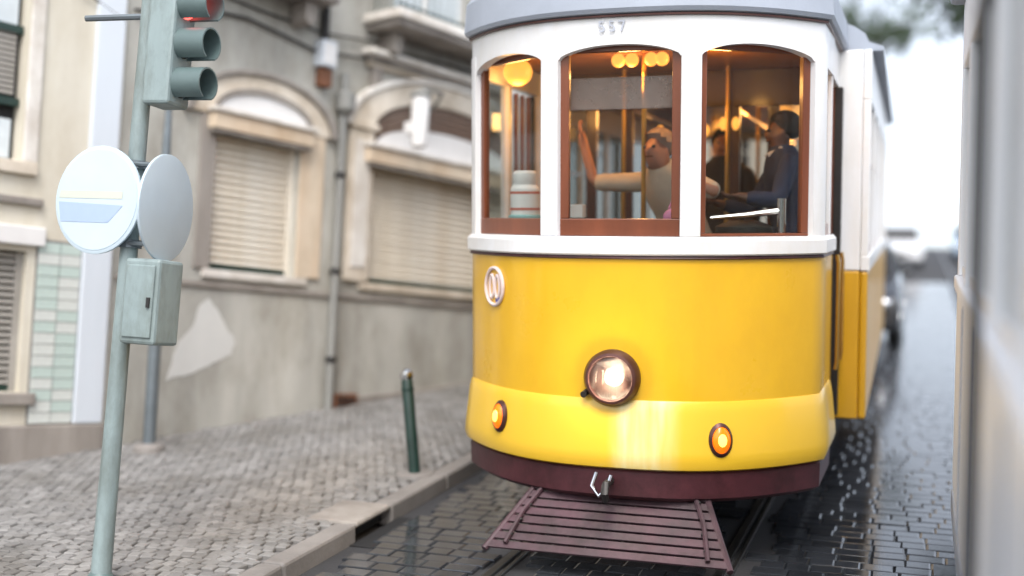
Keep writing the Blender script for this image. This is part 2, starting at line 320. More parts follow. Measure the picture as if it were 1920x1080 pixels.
# kerb of single granite stones, with a drain mouth
ks = [(-6.6,-5.5),(-5.48,-4.3),(-4.28,-3.2),(-3.18,-2.1),(-2.08,-1.0),(-0.98,0.02),(0.62,1.7),(1.72,2.85),(2.87,3.9),(3.92,5.0),(5.02,6.2),(6.22,7.4),(7.42,8.6),(8.62,9.8),(9.82,10.9)]
kerb = empty('kerb', (0,0,0), SR); tag(kerb, 'low granite kerb of single stones along the pavement edge', 'kerb', kind='structure')
for y0, y1 in ks:
    MB().box(KX-KW, KX-0.004, y0, y1, -0.04, PH+random.uniform(-.004,.006)).build('kerb_stone', 'granite', kerb, bevel=0.022)
MB().box(KX-KW-0.25, KX-0.004, 0.03, 0.61, PH-0.035, PH+0.008).build('drain_lintel', 'stone_grey', kerb, bevel=0.02)
MB().box(KX-KW-0.25, KX-0.09, 0.03, 0.61, 0.003, PH-0.037).build('drain_mouth', 'dark_void', kerb)
MB().box(KX+0.002, KX+0.26, -0.1, 0.72, 0.002, 0.008).build('drain_apron', 'dark_void', kerb)

# ------------------------------------------------------------------ house fronts (local x along the front, -y towards the street, z up)
HR = (0, 0, math.radians(70))
def arc(cu, hw, z0, rise, n=28, a0=0.0, a1=PI): return [(cu - hw*math.cos(a0+(a1-a0)*i/n), z0 + rise*math.sin(a0+(a1-a0)*i/n)) for i in range(n+1)]
def wall_holes(u0, u1, z0, z1, holes, depth=0.22, back=3.5):
    us = sorted({u0, u1, *[h[0] for h in holes], *[h[1] for h in holes]}); zs = sorted({z0, z1, *[h[2] for h in holes], *[h[3] for h in holes]}); a = MB()
    for i in range(len(us)-1):
        for j in range(len(zs)-1):
            cu, cz = (us[i]+us[i+1])/2, (zs[j]+zs[j+1])/2
            if any(h[0] < cu < h[1] and h[2] < cz < h[3] for h in holes): continue
            a.add([(us[i],0,zs[j]),(us[i+1],0,zs[j]),(us[i+1],0,zs[j+1]),(us[i],0,zs[j+1])], [(0,1,2,3)])
    for h in holes:
        a.add([(h[0],0,h[2]),(h[1],0,h[2]),(h[1],0,h[3]),(h[0],0,h[3]),(h[0],depth,h[2]),(h[1],depth,h[2]),(h[1],depth,h[3]),(h[0],depth,h[3])],
              [(0,4,5,1),(1,5,6,2),(2,6,7,3),(3,7,4,0),(4,5,6,7)])
    a.add([(u0,0,z0),(u0,back,z0),(u0,back,z1),(u0,0,z1),(u1,0,z0),(u1,back,z0),(u1,back,z1),(u1,0,z1)], [(0,1,2,3),(4,7,6,5),(1,5,6,2),(3,2,6,7)])
    return a
def build_open(a, name, mt, parent):           # keep the face winding of an open shell
    me = bpy.data.meshes.new(name); me.from_pydata([(x*S,y*S,z*S) for x,y,z in a.v], [], a.f); me.materials.append(MATS[mt]); me.update()
    o = bpy.data.objects.new(name, me); COL.objects.link(o); o.parent = parent; return o
def roller_shutter(parent, u0, u1, z0, z1, pitch, mt, y=0.10, rail='green_paint'):
    sh = MB().box(u0, u1, y+0.03, y+0.05, z0, z1).build('roller_shutter', mt, parent)
    for e in (u0+0.03, u1-0.03): MB().box(e-0.03, e+0.03, y-0.03, y+0.028, z0, z1).build('guide_rail', mt, sh)
    prof = [(y+0.028, 0), (y-0.004, 0.006), (y-0.026, pitch*0.2), (y-0.024, pitch*0.55), (y+0.002, pitch*0.8), (y+0.028, pitch*0.82)]
    a = MB(); vs = [(x, p[0], p[1]) for x in (u0+0.062, u1-0.062) for p in prof]; n = len(prof)
    a.add(vs, [(i, i+1, n+i+1, n+i) for i in range(n-1)] + [tuple(range(n)), tuple(range(n, 2*n))]); me = a.mesh('slat', mt, 50)
    z = z0 + 0.05
    while z < z1 - 0.01:
        inst(me, 'slat', sh, (0, random.uniform(-.003,.003), z)); z += pitch
    MB().box(u0+0.062, u1-0.062, y-0.03, y+0.028, z0-0.01, z0+0.048).build('bottom_bar', rail, sh, bevel=0.005)
    return sh

# -- the house with the arched windows
hA = empty('town_house', (FB.x, FB.y, 0), HR); tag(hA, 'weathered grey plaster house with arched windows and cream roller shutters', 'house')
W1 = (0.45, 1.58, 2.12, 3.56); W2 = (2.66, 5.3, 2.14, 3.56)
holes = [W1, W2, (0.2, 1.4, 5.5, 7.3), (2.9, 4.3, 5.5, 7.3), (5.2, 6.4, 5.5, 7.3)]
build_open(wall_holes(-0.64, 9.2, -1, 7.9, holes), 'wall', 'plaster', hA)
roller_shutter(hA, W1[0]+0.004, W1[1]-0.004, W1[2]+0.012, W1[3], 0.072, 'shutter')
roller_shutter(hA, W2[0]+0.004, W2[1]-0.004, W2[2]+0.012, W2[3], 0.075, 'shutter')
MB().box(0.36, 1.74, -0.05, 0.1, 2.03, 2.118).build('window_sill', 'stone_pale', hA, bevel=0.012)
MB().box(2.54, 5.42, -0.05, 0.1, 2.05, 2.138).build('window_sill', 'stone', hA, bevel=0.012)
MB().box(-0.62, 9.18, -0.028, -0.0, 1.93, 1.985).build('string_course', 'stone_grey', hA, bevel=0.006)
MB().box(0.25, 0.447, -0.03, 0.0, 2.12, 3.75).build('jamb_stone', 'stone_grey', hA, bevel=0.01)
MB().box(1.583, 1.93, -0.03, 0.0, 2.12, 3.75).build('jamb_stone', 'stone_ochre', hA, bevel=0.01)
def hood(u0, u1, z0, z1, mt, d):               # shutter box: a moulded cap over each roller shutter
    h = MB().box(u0, u1, -d, 0.0, z0, z1).build('shutter_box', mt, hA, bevel=0.015)
    MB().box(u0-0.03, u1+0.03, -d-0.035, 0.0, z1, z1+0.05).build('box_cap', 'stone_pale', h, bevel=0.012)
    MB().box(u0+0.02, u1-0.02, -d+0.02, -0.01, z0-0.035, z0).build('box_lip', 'stone_grey', h)
    return h
hood(0.33, 1.66, 3.56, 3.73, 'stone_ochre', 0.15)
hood(2.50, 5.44, 3.54, 3.72, 'stone_ochre', 0.15)
# arch over the single window
t1 = [(0.42, 3.78), (1.68, 3.78)]
MB().prism(arc(1.05, 0.60, 3.78, 0.24), -0.035, 0.0).build('arch_panel', 'white_paint', hA)
MB().band(arc(1.05, 0.66, 3.78, 0.30), arc(1.05, 0.60, 3.78, 0.24), -0.06, 0.0).build('arch_bead', 'stone_grey', hA)
MB().band(arc(1.05, 0.93, 3.72, 0.50), arc(1.05, 0.662, 3.72, 0.362), -0.045, 0.0).build('arch_stone', 'stone', hA, bevel=0.008)
MB().band(arc(1.05, 1.02, 3.70, 0.58), arc(1.05, 0.935, 3.72, 0.505), -0.085, 0.0).build('arch_moulding', 'stone_grey', hA, bevel=0.012)
# the wide window: jamb pilasters, arch, louvred fan, white arch panel, cornice
for a, b in ((2.28, 2.655), (5.305, 5.68)):
    p = MB().box(a, b, -0.06, 0.0, 2.14, 3.92).build('pilaster', 'stone', hA, bevel=0.012)
    MB().box(a+0.07, b-0.07, -0.075, -0.06, 2.3, 3.8).build('pilaster_panel', 'stone_pale', p, bevel=0.008)
    MB().box(a-0.04, b+0.04, -0.10, 0.0, 3.92, 4.0).build('pilaster_cap', 'stone', p, bevel=0.012)
MB().band(arc(3.98, 1.72, 3.95, 0.72), arc(3.98, 1.33, 3.95, 0.47), -0.07, 0.0).build('arch_stone', 'stone', hA, bevel=0.012)
MB().band(arc(3.98, 1.80, 3.95, 0.79), arc(3.98, 1.722, 3.95, 0.722), -0.11, 0.0).build('arch_moulding', 'stone_pale', hA, bevel=0.012)
MB().prism(arc(3.98, 1.30, 3.76, 0.33), -0.05, 0.0).build('arch_panel', 'white_paint', hA)
for i in range(5):
    k = i/5; MB().band(arc(3.98, 1.30+0.02*i, 3.80+0.045*i, 0.36+0.032*i), arc(3.98, 1.30+0.02*i, 3.765+0.045*i, 0.34+0.032*i), -0.045+0.004*i, 0.0).build('louvre_slat', 'brown_louvre', hA)
c = MB().box(2.42, 5.55, -0.20, 0.0, 4.80, 4.87).build('cornice', 'stone_pale', hA, bevel=0.015)
MB().box(2.46, 5.51, -0.13, 0.0, 4.735, 4.80).build('cornice_moulding', 'stone_grey', c, bevel=0.015)
MB().box(2.50, 5.47, -0.08, 0.0, 4.68, 4.735).build('cornice_moulding', 'stone', c, bevel=0.015)
for u in (2.56, 5.27): MB().prism([(u,4.68),(u+0.14,4.68),(u+0.14,4.46),(u+0.07,4.38),(u,4.44)], -0.1, 0).build('bracket', 'stone_grey', c, bevel=0.012)
# plinth, rusty niche, patch of newer plaster
MB().prism([(2.28,0.3),(9.15,0.3),(9.15,1.45),(5.2,1.03),(2.62,0.80),(2.28,0.74)], -0.05, 0.0).build('plinth', 'stone_grey', hA, bevel=0.012)
v = MB().box(2.22, 2.58, -0.062, -0.0, 0.52, 0.84).build('cellar_vent', 'rust', hA, bevel=0.008)
for i in range(5): MB().box(2.26, 2.54, -0.072, -0.062, 0.58+0.05*i, 0.605+0.05*i).build('vent_bar', 'iron', v)
po = [(0.02,0.98),(0.16,1.38),(0.30,1.52),(0.38,1.74),(0.48,1.82),(0.60,1.70),(0.72,1.52),(0.84,1.40),(0.80,1.24),(0.62,1.17),(0.45,1.10),(0.22,1.02)]; rag = []
for i in range(len(po)):
    (xa, za), (xb, zb2) = po[i], po[(i+1) % len(po)]
    for k in range(5): rag.append((xa+(xb-xa)*k/5+random.uniform(-.012,.012), za+(zb2-za)*k/5+random.uniform(-.012,.012)))
MB().prism(rag, -0.004, 0.0).build('plaster_patch', 'plaster_patch', hA)
# down pipe, electric box, cables
pp = MB().tube([(2.13,-0.07,4.5),(2.13,-0.07,3.6),(2.13,-0.07,0.5)], 0.045).build('drain_pipe', 'pipe_grey', hA, smooth=True)
for z in (1.2, 2.2, 3.3, 4.2): MB().lathe([(0.062,0),(0.062,0.06)], 14, Matrix.Translation((2.13,-0.07,z))).build('pipe_clip', 'iron', pp)
MB().lathe([(0.05,0),(0.11,0.06),(0.12,0.24),(0.06,0.27)], 14, Matrix.Translation((2.13,-0.1,4.02))).build('pipe_hopper', 'pipe_grey', pp, smooth=30)
e = MB().box(1.70, 1.92, -0.16, 0.0, 4.50, 4.80).build('electric_box', 'white_blue', hA, bevel=0.015)
MB().box(1.725, 1.895, -0.168, -0.16, 4.53, 4.77).build('box_door', 'white_paint', e, bevel=0.006)
MB().box(1.74, 1.9, -0.12, 0.0, 4.28, 4.495).build('cable_joint', 'rust', e, bevel=0.02)
MB().tube([(1.81,-0.06,4.8),(1.81,-0.06,5.3)], 0.045).build('conduit', 'iron', e)
def cable(pts, r, parent, mt='iron'): return MB().tube(pts, r, 6).build('cable', mt, parent, smooth=True)
cable([(-0.6,-0.05,4.55),(-0.1,-0.05,4.62),(0.45,-0.05,4.78),(0.75,-0.05,4.80),(1.2,-0.05,4.74),(1.75,-0.05,4.66)], 0.017, hA)
cable([(1.95,-0.05,4.70),(2.4,-0.05,4.74),(2.9,-0.06,4.93),(4,-0.06,4.98),(6,-0.06,5.0)], 0.015, hA)
cable([(0.0,-0.04,5.0),(0.9,-0.04,4.93),(1.8,-0.04,4.90),(3.0,-0.05,5.02)], 0.012, hA)
# balconies
def balcony(u0, u1, z, d, slabm):
    b = MB().box(u0, u1, -d, 0.0, z, z+0.11).build('balcony', slabm, hA, bevel=0.02)
    MB().box(u0+0.05, u1-0.05, -d+0.05, 0.0, z-0.08, z).build('slab_moulding', 'stone_grey', b, bevel=0.03)
    for u in (u0+0.25, u1-0.4): MB().prism([(u,z-0.08),(u+0.16,z-0.08),(u+0.16,z-0.28),(u+0.08,z-0.36),(u,z-0.3)], -0.3, 0).build('bracket', 'stone_grey', b, bevel=0.02)
    n = int((u1-u0)/0.115); bm_ = MB().tube([(0,0,0),(0,0,0.3),(0,-0.05,0.5),(0,-0.03,0.75),(0,0,1.05)], 0.011, 6).mesh('baluster', 'green_paint', True)
    for i in range(n+1): inst(bm_, 'baluster', b, (u0+0.05+(u1-u0-0.1)*i/n, -d+0.06, z+0.11))
    for i in range(1, 5):
        for uu in (u0+0.05, u1-0.05): inst(bm_, 'baluster', b, (uu, -d+0.06+i*0.1, z+0.11))
    MB().box(u0+0.02, u1-0.02, -d+0.03, -d+0.09, z+1.15, z+1.19).build('handrail', 'green_paint', b)
    MB().box(u0+0.02, u1-0.02, -d+0.05, -d+0.07, z+0.15, z+0.175).build('bottom_rail', 'green_paint', b)
    return b
balcony(2.42, 6.6, 5.17, 0.62, 'stone_pale'); balcony(-0.45, 1.72, 5.20, 0.5, 'white_paint')
for h in holes[2:]:
    f = MB().box(h[0]+.01, h[1]-.01, 0.15, 0.19, h[2]+.01, h[3]-.01).build('balcony_door', 'curtain', hA)
    for k in range(3): MB().box(h[0]+.01+k*(h[1]-h[0]-.08)/2, h[0]+.07+k*(h[1]-h[0]-.08)/2, 0.11, 0.15, h[2]+.01, h[3]-.01).build('door_frame', 'white_paint', f)
MB().box(-0.63, 9.19, -0.3, 3.4, 7.9, 8.1).build('roof_cornice', 'stone', hA, bevel=0.03)

# -- the neighbour house
hB = empty('town_house', (FB.x, FB.y, 0), HR); tag(hB, 'pale plaster house with tiled pilaster, stone plinth and dark upper window', 'house')
holesB = [(-3.0, -1.62, 2.92, 5.0), (-3.0, -1.50, 0.86, 2.12), (-6.2, -4.8, 2.92, 5.0), (-6.2, -4.8, 0.86, 2.12)]
build_open(wall_holes(-8.5, -0.644, -2, 7.2, holesB), 'wall', 'plaster_pale', hB)
for h in holesB[0::2]:
    f = MB().box(h[0]+.004, h[1]-.004, 0.17, 0.2, h[2]+.004, h[3]-.004).build('window', 'dark_void', hB)
    MB().box(h[0]+.05, h[1]-.05, 0.12, 0.16, 4.16, h[3]-.05).build('curtain', 'curtain', f); MB().box(h[0]+.05, h[1]-.05, 0.13, 0.16, h[2]+.03, 3.3).build('curtain', 'curtain', f)
    lm = MB().box(h[0]+.06, h[1]-.06, 0.10, 0.13, 0, 0.035).mesh('louvre_slat', 'shutter_grey')
    for i in range(12): inst(lm, 'louvre_slat', f, (0, 0, 3.52+i*0.05))
    for z in (4.08, 3.42): MB().box(h[0]+.01, h[1]-.01, 0.08, 0.14, z, z+0.07).build('transom', 'green_paint', f)
    MB().box(h[0]-.1, h[1]+.14, -0.06, 0.0, h[2]-.12, h[2]-.004).build('window_sill', 'stone', hB, bevel=0.012)
    MB().box(h[1]+.004, h[1]+.14, -0.035, 0.0, h[2], h[3]).build('jamb_stone', 'stone_pale', hB, bevel=0.012)
    MB().box(h[0]-.2, h[1]+.22, -0.05, 0.0, 2.53, 2.60).build('ledge', 'stone_grey', hB, bevel=0.012)
for h in holesB[1::2]:
    roller_shutter(hB, h[0]+.004, h[1]-.004, h[2]+.004, h[3]-.004, 0.06, 'shutter_grey')
    MB().box(h[0]-.1, h[1]+.13, -0.07, 0.0, 2.17, 2.34).build('lintel', 'white_paint', hB, bevel=0.012)
    MB().box(h[0]-.1, h[1]+.13, -0.07, 0.0, 0.74, 0.85).build('window_sill', 'stone_grey', hB, bevel=0.012)
MB().box(-8.4, -0.66, -0.06, 0.0, -1.9, 0.56).build('plinth', 'stone_grey', hB, bevel=0.015)
MB().box(-0.98, -0.68, -0.05, 0.0, 0.565, 6.5).build('corner_pilaster', 'white_blue', hB, bevel=0.015)
tp = MB().box(-1.42, -0.985, -0.02, 0.0, 0.565, 2.24).build('tiled_pilaster', 'mortar', hB)
tm = [MB().box(0, 0.203, -0.032, -0.02, 0, 0.096).mesh('tile', k) for k in ('tile_green', 'tile_pale')]
for i in range(16):
    for j in range(2): inst(tm[random.random() < 0.45], 'tile', tp, (-1.41+0.213*j, random.uniform(-.003,.002), 0.575+0.103*i))
cable([(-3,-0.04,5.2),(-1.9,-0.04,4.95),(-1.2,-0.04,4.62),(-0.7,-0.04,4.42)], 0.012, hB)

# -- wall lamp on a curved bracket
def fp(u, v, z): return FB + DR*u + NO*v + Vector((0,0,z))
lp = empty('wall_lamp', (FB.x, FB.y, 0), HR); tag(lp, 'white cylinder street lamp on a curved bracket beside the wide arched window', 'lamp')
MB().tube([(3.55,-0.02,4.30),(3.50,-0.25,4.42),(3.30,-0.5,4.46),(2.88,-0.62,4.42),(2.80,-0.64,4.32)], 0.022, 8).build('bracket', 'pipe_grey', lp, smooth=True)
MB().lathe([(0.07,0),(0.07,0.02)], 14, Matrix.Translation((3.56,-0.0,4.30)) @ Matrix.Rotation(PI/2,4,'X')).build('wall_plate', 'pipe_grey', lp)
MB().lathe([(0.05,0.62),(0.10,0.60),(0.105,0.5),(0.105,0.12),(0.09,0.02),(0.04,0.0)], 20, Matrix.Translation((2.80,-0.64,3.70))).build('lamp_shade', 'white_paint', lp, smooth=35)
MB().lathe([(0.12,0),(0.12,0.04),(0.04,0.09)], 20, Matrix.Translation((2.80,-0.64,4.30))).build('lamp_cap', 'pipe_grey', lp, smooth=35)
MB().box(2.68, 2.78, -0.62, -0.5, 3.86, 4.0).build('ballast_box', 'white_paint', lp, bevel=0.01)

# -- long plain house further up the street, behind the tram
hC = empty('town_house'); tag(hC, 'plain ochre house further up the hill behind the yellow tram', 'house')
build_open(MB().add([(-2.75,11.6,0.5),(-2.75,48,0.5),(-2.75,48,14),(-2.75,11.6,9.5),(-9,11.6,0.5),(-9,48,0.5),(-9,48,14),(-9,11.6,9.5)], [(0,1,2,3),(0,3,7,4),(1,5,6,2),(3,2,6,7)]), 'wall', 'stone_ochre', hC)
for i in range(7):
    y0 = 13.2 + i*4.9; zb = y0*math.tan(AL)
    for dz in (1.6, 5.0):
        f = MB().box(-2.75, -2.68, y0, y0+1.3, zb+dz, zb+dz+1.9).build('window', 'white_paint', hC)
        MB().box(-2.68, -2.66, y0+0.12, y0+1.18, zb+dz+0.12, zb+dz+1.78).build('pane', 'dark_void', f)

# ------------------------------------------------------------------ street furniture
def upright(name, x, y, h=PH):
    p = street(x, y, h); return empty(name, p)
def spoint(p):                                 # street y of a world y, for placing on the pavement
    return p
bo = empty('bollard', (-2.16, 1.60, 0.338), (0.03, -0.13, 0)); tag(bo, 'slim dark green bollard with bright worn top at the pavement edge', 'bollard')
MB().lathe([(0.05,-0.03),(0.05,0.78),(0.042,0.80)], 18).build('post', 'green_paint', bo, smooth=35)
MB().lathe([(0.053,0),(0.057,0.012),(0.053,0.03)], 18, Matrix.Translation((0,0,0.70))).build('ring', 'green_paint', bo, smooth=35)
MB().lathe([(0.046,0),(0.056,0.02),(0.052,0.06),(0.026,0.085),(0.005,0.09)], 18, Matrix.Translation((0,0,0.80))).build('cap', 'chrome', bo, smooth=35)
MB().lathe([(0.17,-0.04),(0.16,0.006),(0.06,0.012)], 14, Matrix.Rotation(0.13,4,'Y') @ Matrix.Rotation(AL,4,'X')).build('footing', 'granite', bo)

sg = empty('traffic_signal', (-2.74, -1.68, -0.06), (0, math.radians(1.8), 0)); tag(sg, 'teal traffic signal post with two round white signs and control box on the pavement', 'traffic signal')
MB().tube([(0,0,-0.1),(0,0,1.2),(0,0,3.75)], [0.062,0.055,0.05], 16).build('post', 'teal_paint', sg, smooth=True)
MB().lathe([(0.075,-0.1),(0.075,0.02),(0.062,0.04)], 16).build('post_base', 'teal_dark', sg, smooth=30)
MB().lathe([(0.05,0),(0.055,0.03),(0.01,0.07)], 16, Matrix.Translation((0,0,3.75))).build('post_cap', 'teal_dark', sg, smooth=30)
def disc(name, ang, dx, dz, r, front):
    M = Matrix.Translation((dx[0], dx[1], dz)) @ Matrix.Rotation(ang, 4, 'Z') @ Matrix.Rotation(PI/2, 4, 'X')
    d = MB().lathe([(r-0.01,-0.012),(r,-0.006),(r,0.008),(r-0.012,0.012)], 40, M).build(name, 'sign_white', sg, smooth=30)
    if front:
        MB().lathe([(r*0.93,0.0122),(r*0.93,0.0145)], 40, M).build('sign_face', 'sign_white', d)
        b = MB(); b.add([M @ Vector(p) for p in [(-r*.82,-r*.42,.0165),(r*.3,-r*.42,.0165),(r*.62,-r*.1,.0165),(-r*.9,-r*.05,.0165)]], [(0,1,2,3)]); b.build('blue_mark', 'sign_blue', d)
        b = MB(); b.add([M @ Vector(p) for p in [(-r*.9,r*.02,.0165),(r*.6,r*.02,.0165),(r*.6,r*.16,.0165),(-r*.88,r*.16,.0165)]], [(0,1,2,3)]); b.build('yellow_mark', 'sign_yellow', d)
    for k in (-.3, .3): MB().box(-.3, .3, 0, 0.02, -.01, .01) 
    return d
disc('round_sign', math.radians(-4), (-0.175, -0.10), 2.27, 0.33, True)
disc('round_sign', math.radians(97), (0.21, 0.04), 2.25, 0.325, False)
for z in (2.02, 2.5):
    MB().tube([(-0.32,-0.055,z),(0.0,-0.06,z),(0.20,-0.03,z)], 0.014, 6).build('sign_bracket', 'pole_grey', sg)
    MB().lathe([(0.075,0),(0.075,0.05)], 16, Matrix.Translation((0,0,z-.025))).build('clamp', 'pole_grey', sg)
cb = MB().box(0.07, 0.32, -0.12, 0.12, 1.42, 1.93).build('control_box', 'teal_paint', sg, bevel=0.02)
MB().box(0.095, 0.295, -0.132, -0.12, 1.46, 1.89).build('box_door', 'teal_paint', cb, bevel=0.008); MB().box(0.26, 0.28, -0.145, -0.132, 1.64, 1.7).build('latch', 'iron', cb)
hd = MB().box(0.075, 0.265, -0.11, 0.11, 2.86, 3.62).build('signal_head', 'teal_paint', sg, bevel=0.02)
for i, (z, mt) in enumerate(((3.48, 'signal_red'), (3.24, 'dark_void'), (3.0, 'dark_void'))):
    M = Matrix.Translation((0.265, 0, z)) @ Matrix.Rotation(PI/2, 4, 'Y')
    MB().lathe([(0.085,0.0),(0.08,0.012),(0.03,0.02)], 20, M).build('signal_lens', mt, hd, smooth=True)
    a = MB(); n = 18; pts = []
    for k in range(n+1):
        t = -0.35*PI + 1.7*PI*k/n; L = 0.20 - 0.06*(1-math.sin(t*0.5+0.2))
        for rr, ll in ((0.09,0.0),(0.1,0.0),(0.1,0.2),(0.09,0.2)): pts.append(M @ Vector((-rr*math.sin(t-PI*0.0) , rr*math.cos(t), ll)))
    fs = [(k*4+j, k*4+(j+1)%4, (k+1)*4+(j+1)%4, (k+1)*4+j) for k in range(n) for j in range(4)] + [(0,1,2,3), tuple(n*4+j for j in range(4))]
    a.add(pts, fs).build('visor', 'teal_dark', hd, smooth=40)
for z in (1.5, 1.85): MB().box(0.03, 0.075, -0.03, 0.03, z-.02, z+.02).build('box_bracket', 'teal_dark', sg)
for z in (2.95, 3.5): MB().box(0.0, 0.08, -0.03, 0.03, z-.02, z+.02).build('head_bracket', 'teal_dark', sg)
MB().tube([(0,0,3.42),(-0.42,-0.06,3.40)], 0.02, 8).build('side_arm', 'pole_grey', sg)

pb = empty('service_pole', (-4.89, 1.66, 0.355)); tag(pb, 'slim grey pole standing by the wall where the two houses meet', 'pole')
MB().tube([(0,0,-0.05),(0,0,2.4),(0,0,3.2)], [0.06,0.055,0.03], 14).build('shaft', 'pole_grey', pb, smooth=True)
MB().lathe([(0.15,-0.03),(0.14,0.03),(0.07,0.06)], 14, Matrix.Rotation(AL,4,'X')).build('footing', 'granite', pb)
MB().lathe([(0.07,0),(0.07,0.05)], 14, Matrix.Translation((0,0,2.4))).build('joint', 'iron', pb)
MB().lathe([(0.03,0),(0.045,0.02),(0.01,0.06)], 14, Matrix.Translation((0,0,3.2))).build('cap', 'iron', pb)

# ------------------------------------------------------------------ the yellow tram (local: x across, y back along the tram, z up)
TH = 0.0148
tram = empty('yellow_tram'); tram.rotation_mode = 'XYZ'
tram.matrix_world = Matrix.Rotation(AL, 4, 'X') @ Matrix.Rotation(TH, 4, 'Z')
tag(tram, 'old yellow and white tram with lit round headlight coming down the hill', 'tram')
TM = Matrix.Rotation(AL, 4, 'X') @ Matrix.Rotation(TH, 4, 'Z')
TW, TD, PY = 1.2425, 0.68, 2.15
def fy(x): return TD * (abs(x)/TW)**2.6
def fpt(x):
    y = fy(x); d = TD*2.6/TW*(abs(x)/TW)**1.6 * (1 if x > 0 else -1); n = Vector((d, -1)).normalized(); return (x, y, n.x, n.y)
def plan(x0=-TW, x1=TW, n=48, side=None):
    P = [fpt(x0+(x1-x0)*i/n) for i in range(n+1)]
    if side:
        nn = fpt(TW); mid = ((nn[2]+1)/2, nn[3]/2)
        P[0] = (-TW, TD, -1, -0.35); P[-1] = (TW, TD, 1, -0.35)
        P = [(-TW-0.02, side, -1, 0), (-TW-0.01, (TD+side)/2, -1, 0)] + P + [(TW+0.01, (TD+side)/2, 1, 0), (TW+0.02, side, 1, 0)]
    return P
DY = 1.42                                     # where the platform side stops at the door
full = plan(side=DY)
MB().sweep(full, [(0,1.13),(0,2.045),(-0.05,2.045),(-0.05,1.13)]).build('front_panel', 'yellow', tram, smooth=35)
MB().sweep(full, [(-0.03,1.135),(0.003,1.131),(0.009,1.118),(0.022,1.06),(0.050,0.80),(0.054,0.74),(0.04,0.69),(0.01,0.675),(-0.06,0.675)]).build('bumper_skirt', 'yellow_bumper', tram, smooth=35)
MB().sweep(full, [(0.0,0.674),(0.015,0.66),(0.01,0.50),(-0.03,0.47),(-0.12,0.47),(-0.12,0.674)]).build('buffer_beam', 'maroon', tram, smooth=30)
MB().sweep(full, [(0.012,2.046),(0.02,2.052),(0.012,2.068),(-0.02,2.068),(-0.02,2.046)]).build('belt_line', 'maroon', tram, smooth=30)
MB().sweep(full, [(0.02,2.069),(0.034,2.08),(0.034,2.165),(0.012,2.19),(-0.10,2.19),(-0.10,2.069)]).build('belt_rail', 'cream_white', tram, smooth=30)
# window posts
PXS = 0.468
def post(x, wdt, z0, z1, proud=0.0, name='window_post'):
    P = [fpt(x-wdt/2+wdt*i/4) for i in range(5)]
    return MB().sweep(P, [(proud,z0),(proud,z1),(-0.09,z1),(-0.09,z0)]).build(name, 'cream_white', tram, bevel=0.008)
for x in (-PXS, PXS): post(x, 0.125, 2.19, 3.46, 0.012)
for s_ in (-1, 1):
    x = s_*TW; P = [fpt(s_*1.185), fpt(s_*1.215), (x, TD, s_*0.95, -0.3), (x+s_*0.01, TD+0.06, s_, 0)]
    if s_ < 0: P = P[::-1]
    MB().sweep(P, [(0.006,2.19),(0.006,3.46),(-0.08,3.46),(-0.08,2.19)]).build('corner_post', 'cream_white', tram, smooth=30)
# fascia with arched window heads
spans = [(-1.185, -PXS-0.06), (-PXS+0.06, PXS-0.06), (PXS+0.06, 1.185)]
pf = plan(n=96, side=DY)
def zb_(i):
    x, y = pf[i][0], pf[i][1]
    if abs(x) <= TW and y <= TD:
        for a, b in spans:
            if a < x < b: k = (x-(a+b)/2)/((b-a)/2); return 3.335 + 0.085*(1-k*k)**0.6
    return 3.325
MB().sweep(pf, lambda i: [(0.0,zb_(i)),(0.0,3.605),(-0.07,3.605),(-0.07,zb_(i))]).build('fascia', 'cream_white', tram, smooth=35)
# sashes and panes: flat between the posts
def sash(xa, xb, bottom, stile, wood='varnished_wood', rec=0.035):
    A, B = fpt(xa), fpt(xb); pa = Vector((A[0], A[1])); pb_ = Vector((B[0], B[1])); d = (pb_-pa); L = d.length; d.normalize(); nrm = Vector((d.y, -d.x))
    if nrm.y > 0: nrm = -nrm
    def P(t, o, z): q = pa + d*t + nrm*(o-rec); return (q.x, q.y, z)
    def bar(t0, t1, z0, z1, o0, o1, nm, par, mt):
        return MB().add([P(t,o,z) for z in (z0,z1) for t,o in ((t0,o0),(t1,o0),(t1,o1),(t0,o1))], [(0,3,2,1),(4,5,6,7),(0,1,5,4),(1,2,6,5),(2,3,7,6),(3,0,4,7)]).build(nm, mt, par, bevel=0.006)
    f = bar(0.0, stile, 2.192, 3.44, 0.0, -0.05, 'window', tram, wood) if False else None
    w_ = bar(0.0, L, 2.191, 2.191+bottom, 0.002, -0.05, 'window', tram, wood)
    bar(0.0, stile, 2.191+bottom, 3.44, 0.0, -0.05, 'sash_stile', w_, wood); bar(L-stile, L, 2.191+bottom, 3.44, 0.0, -0.05, 'sash_stile', w_, wood)
    bar(stile, L-stile, 3.385, 3.44, -0.012, -0.05, 'sash_head', w_, wood)
    bar(stile, L-stile, 2.191+bottom, 3.385, -0.022, -0.028, 'pane', w_, 'tram_glass')
    return w_
sash(-1.18, -PXS-0.065, 0.115, 0.045); sash(-PXS+0.065, PXS-0.065, 0.115, 0.062); sash(PXS+0.065, 1.18, 0.02, 0.055)
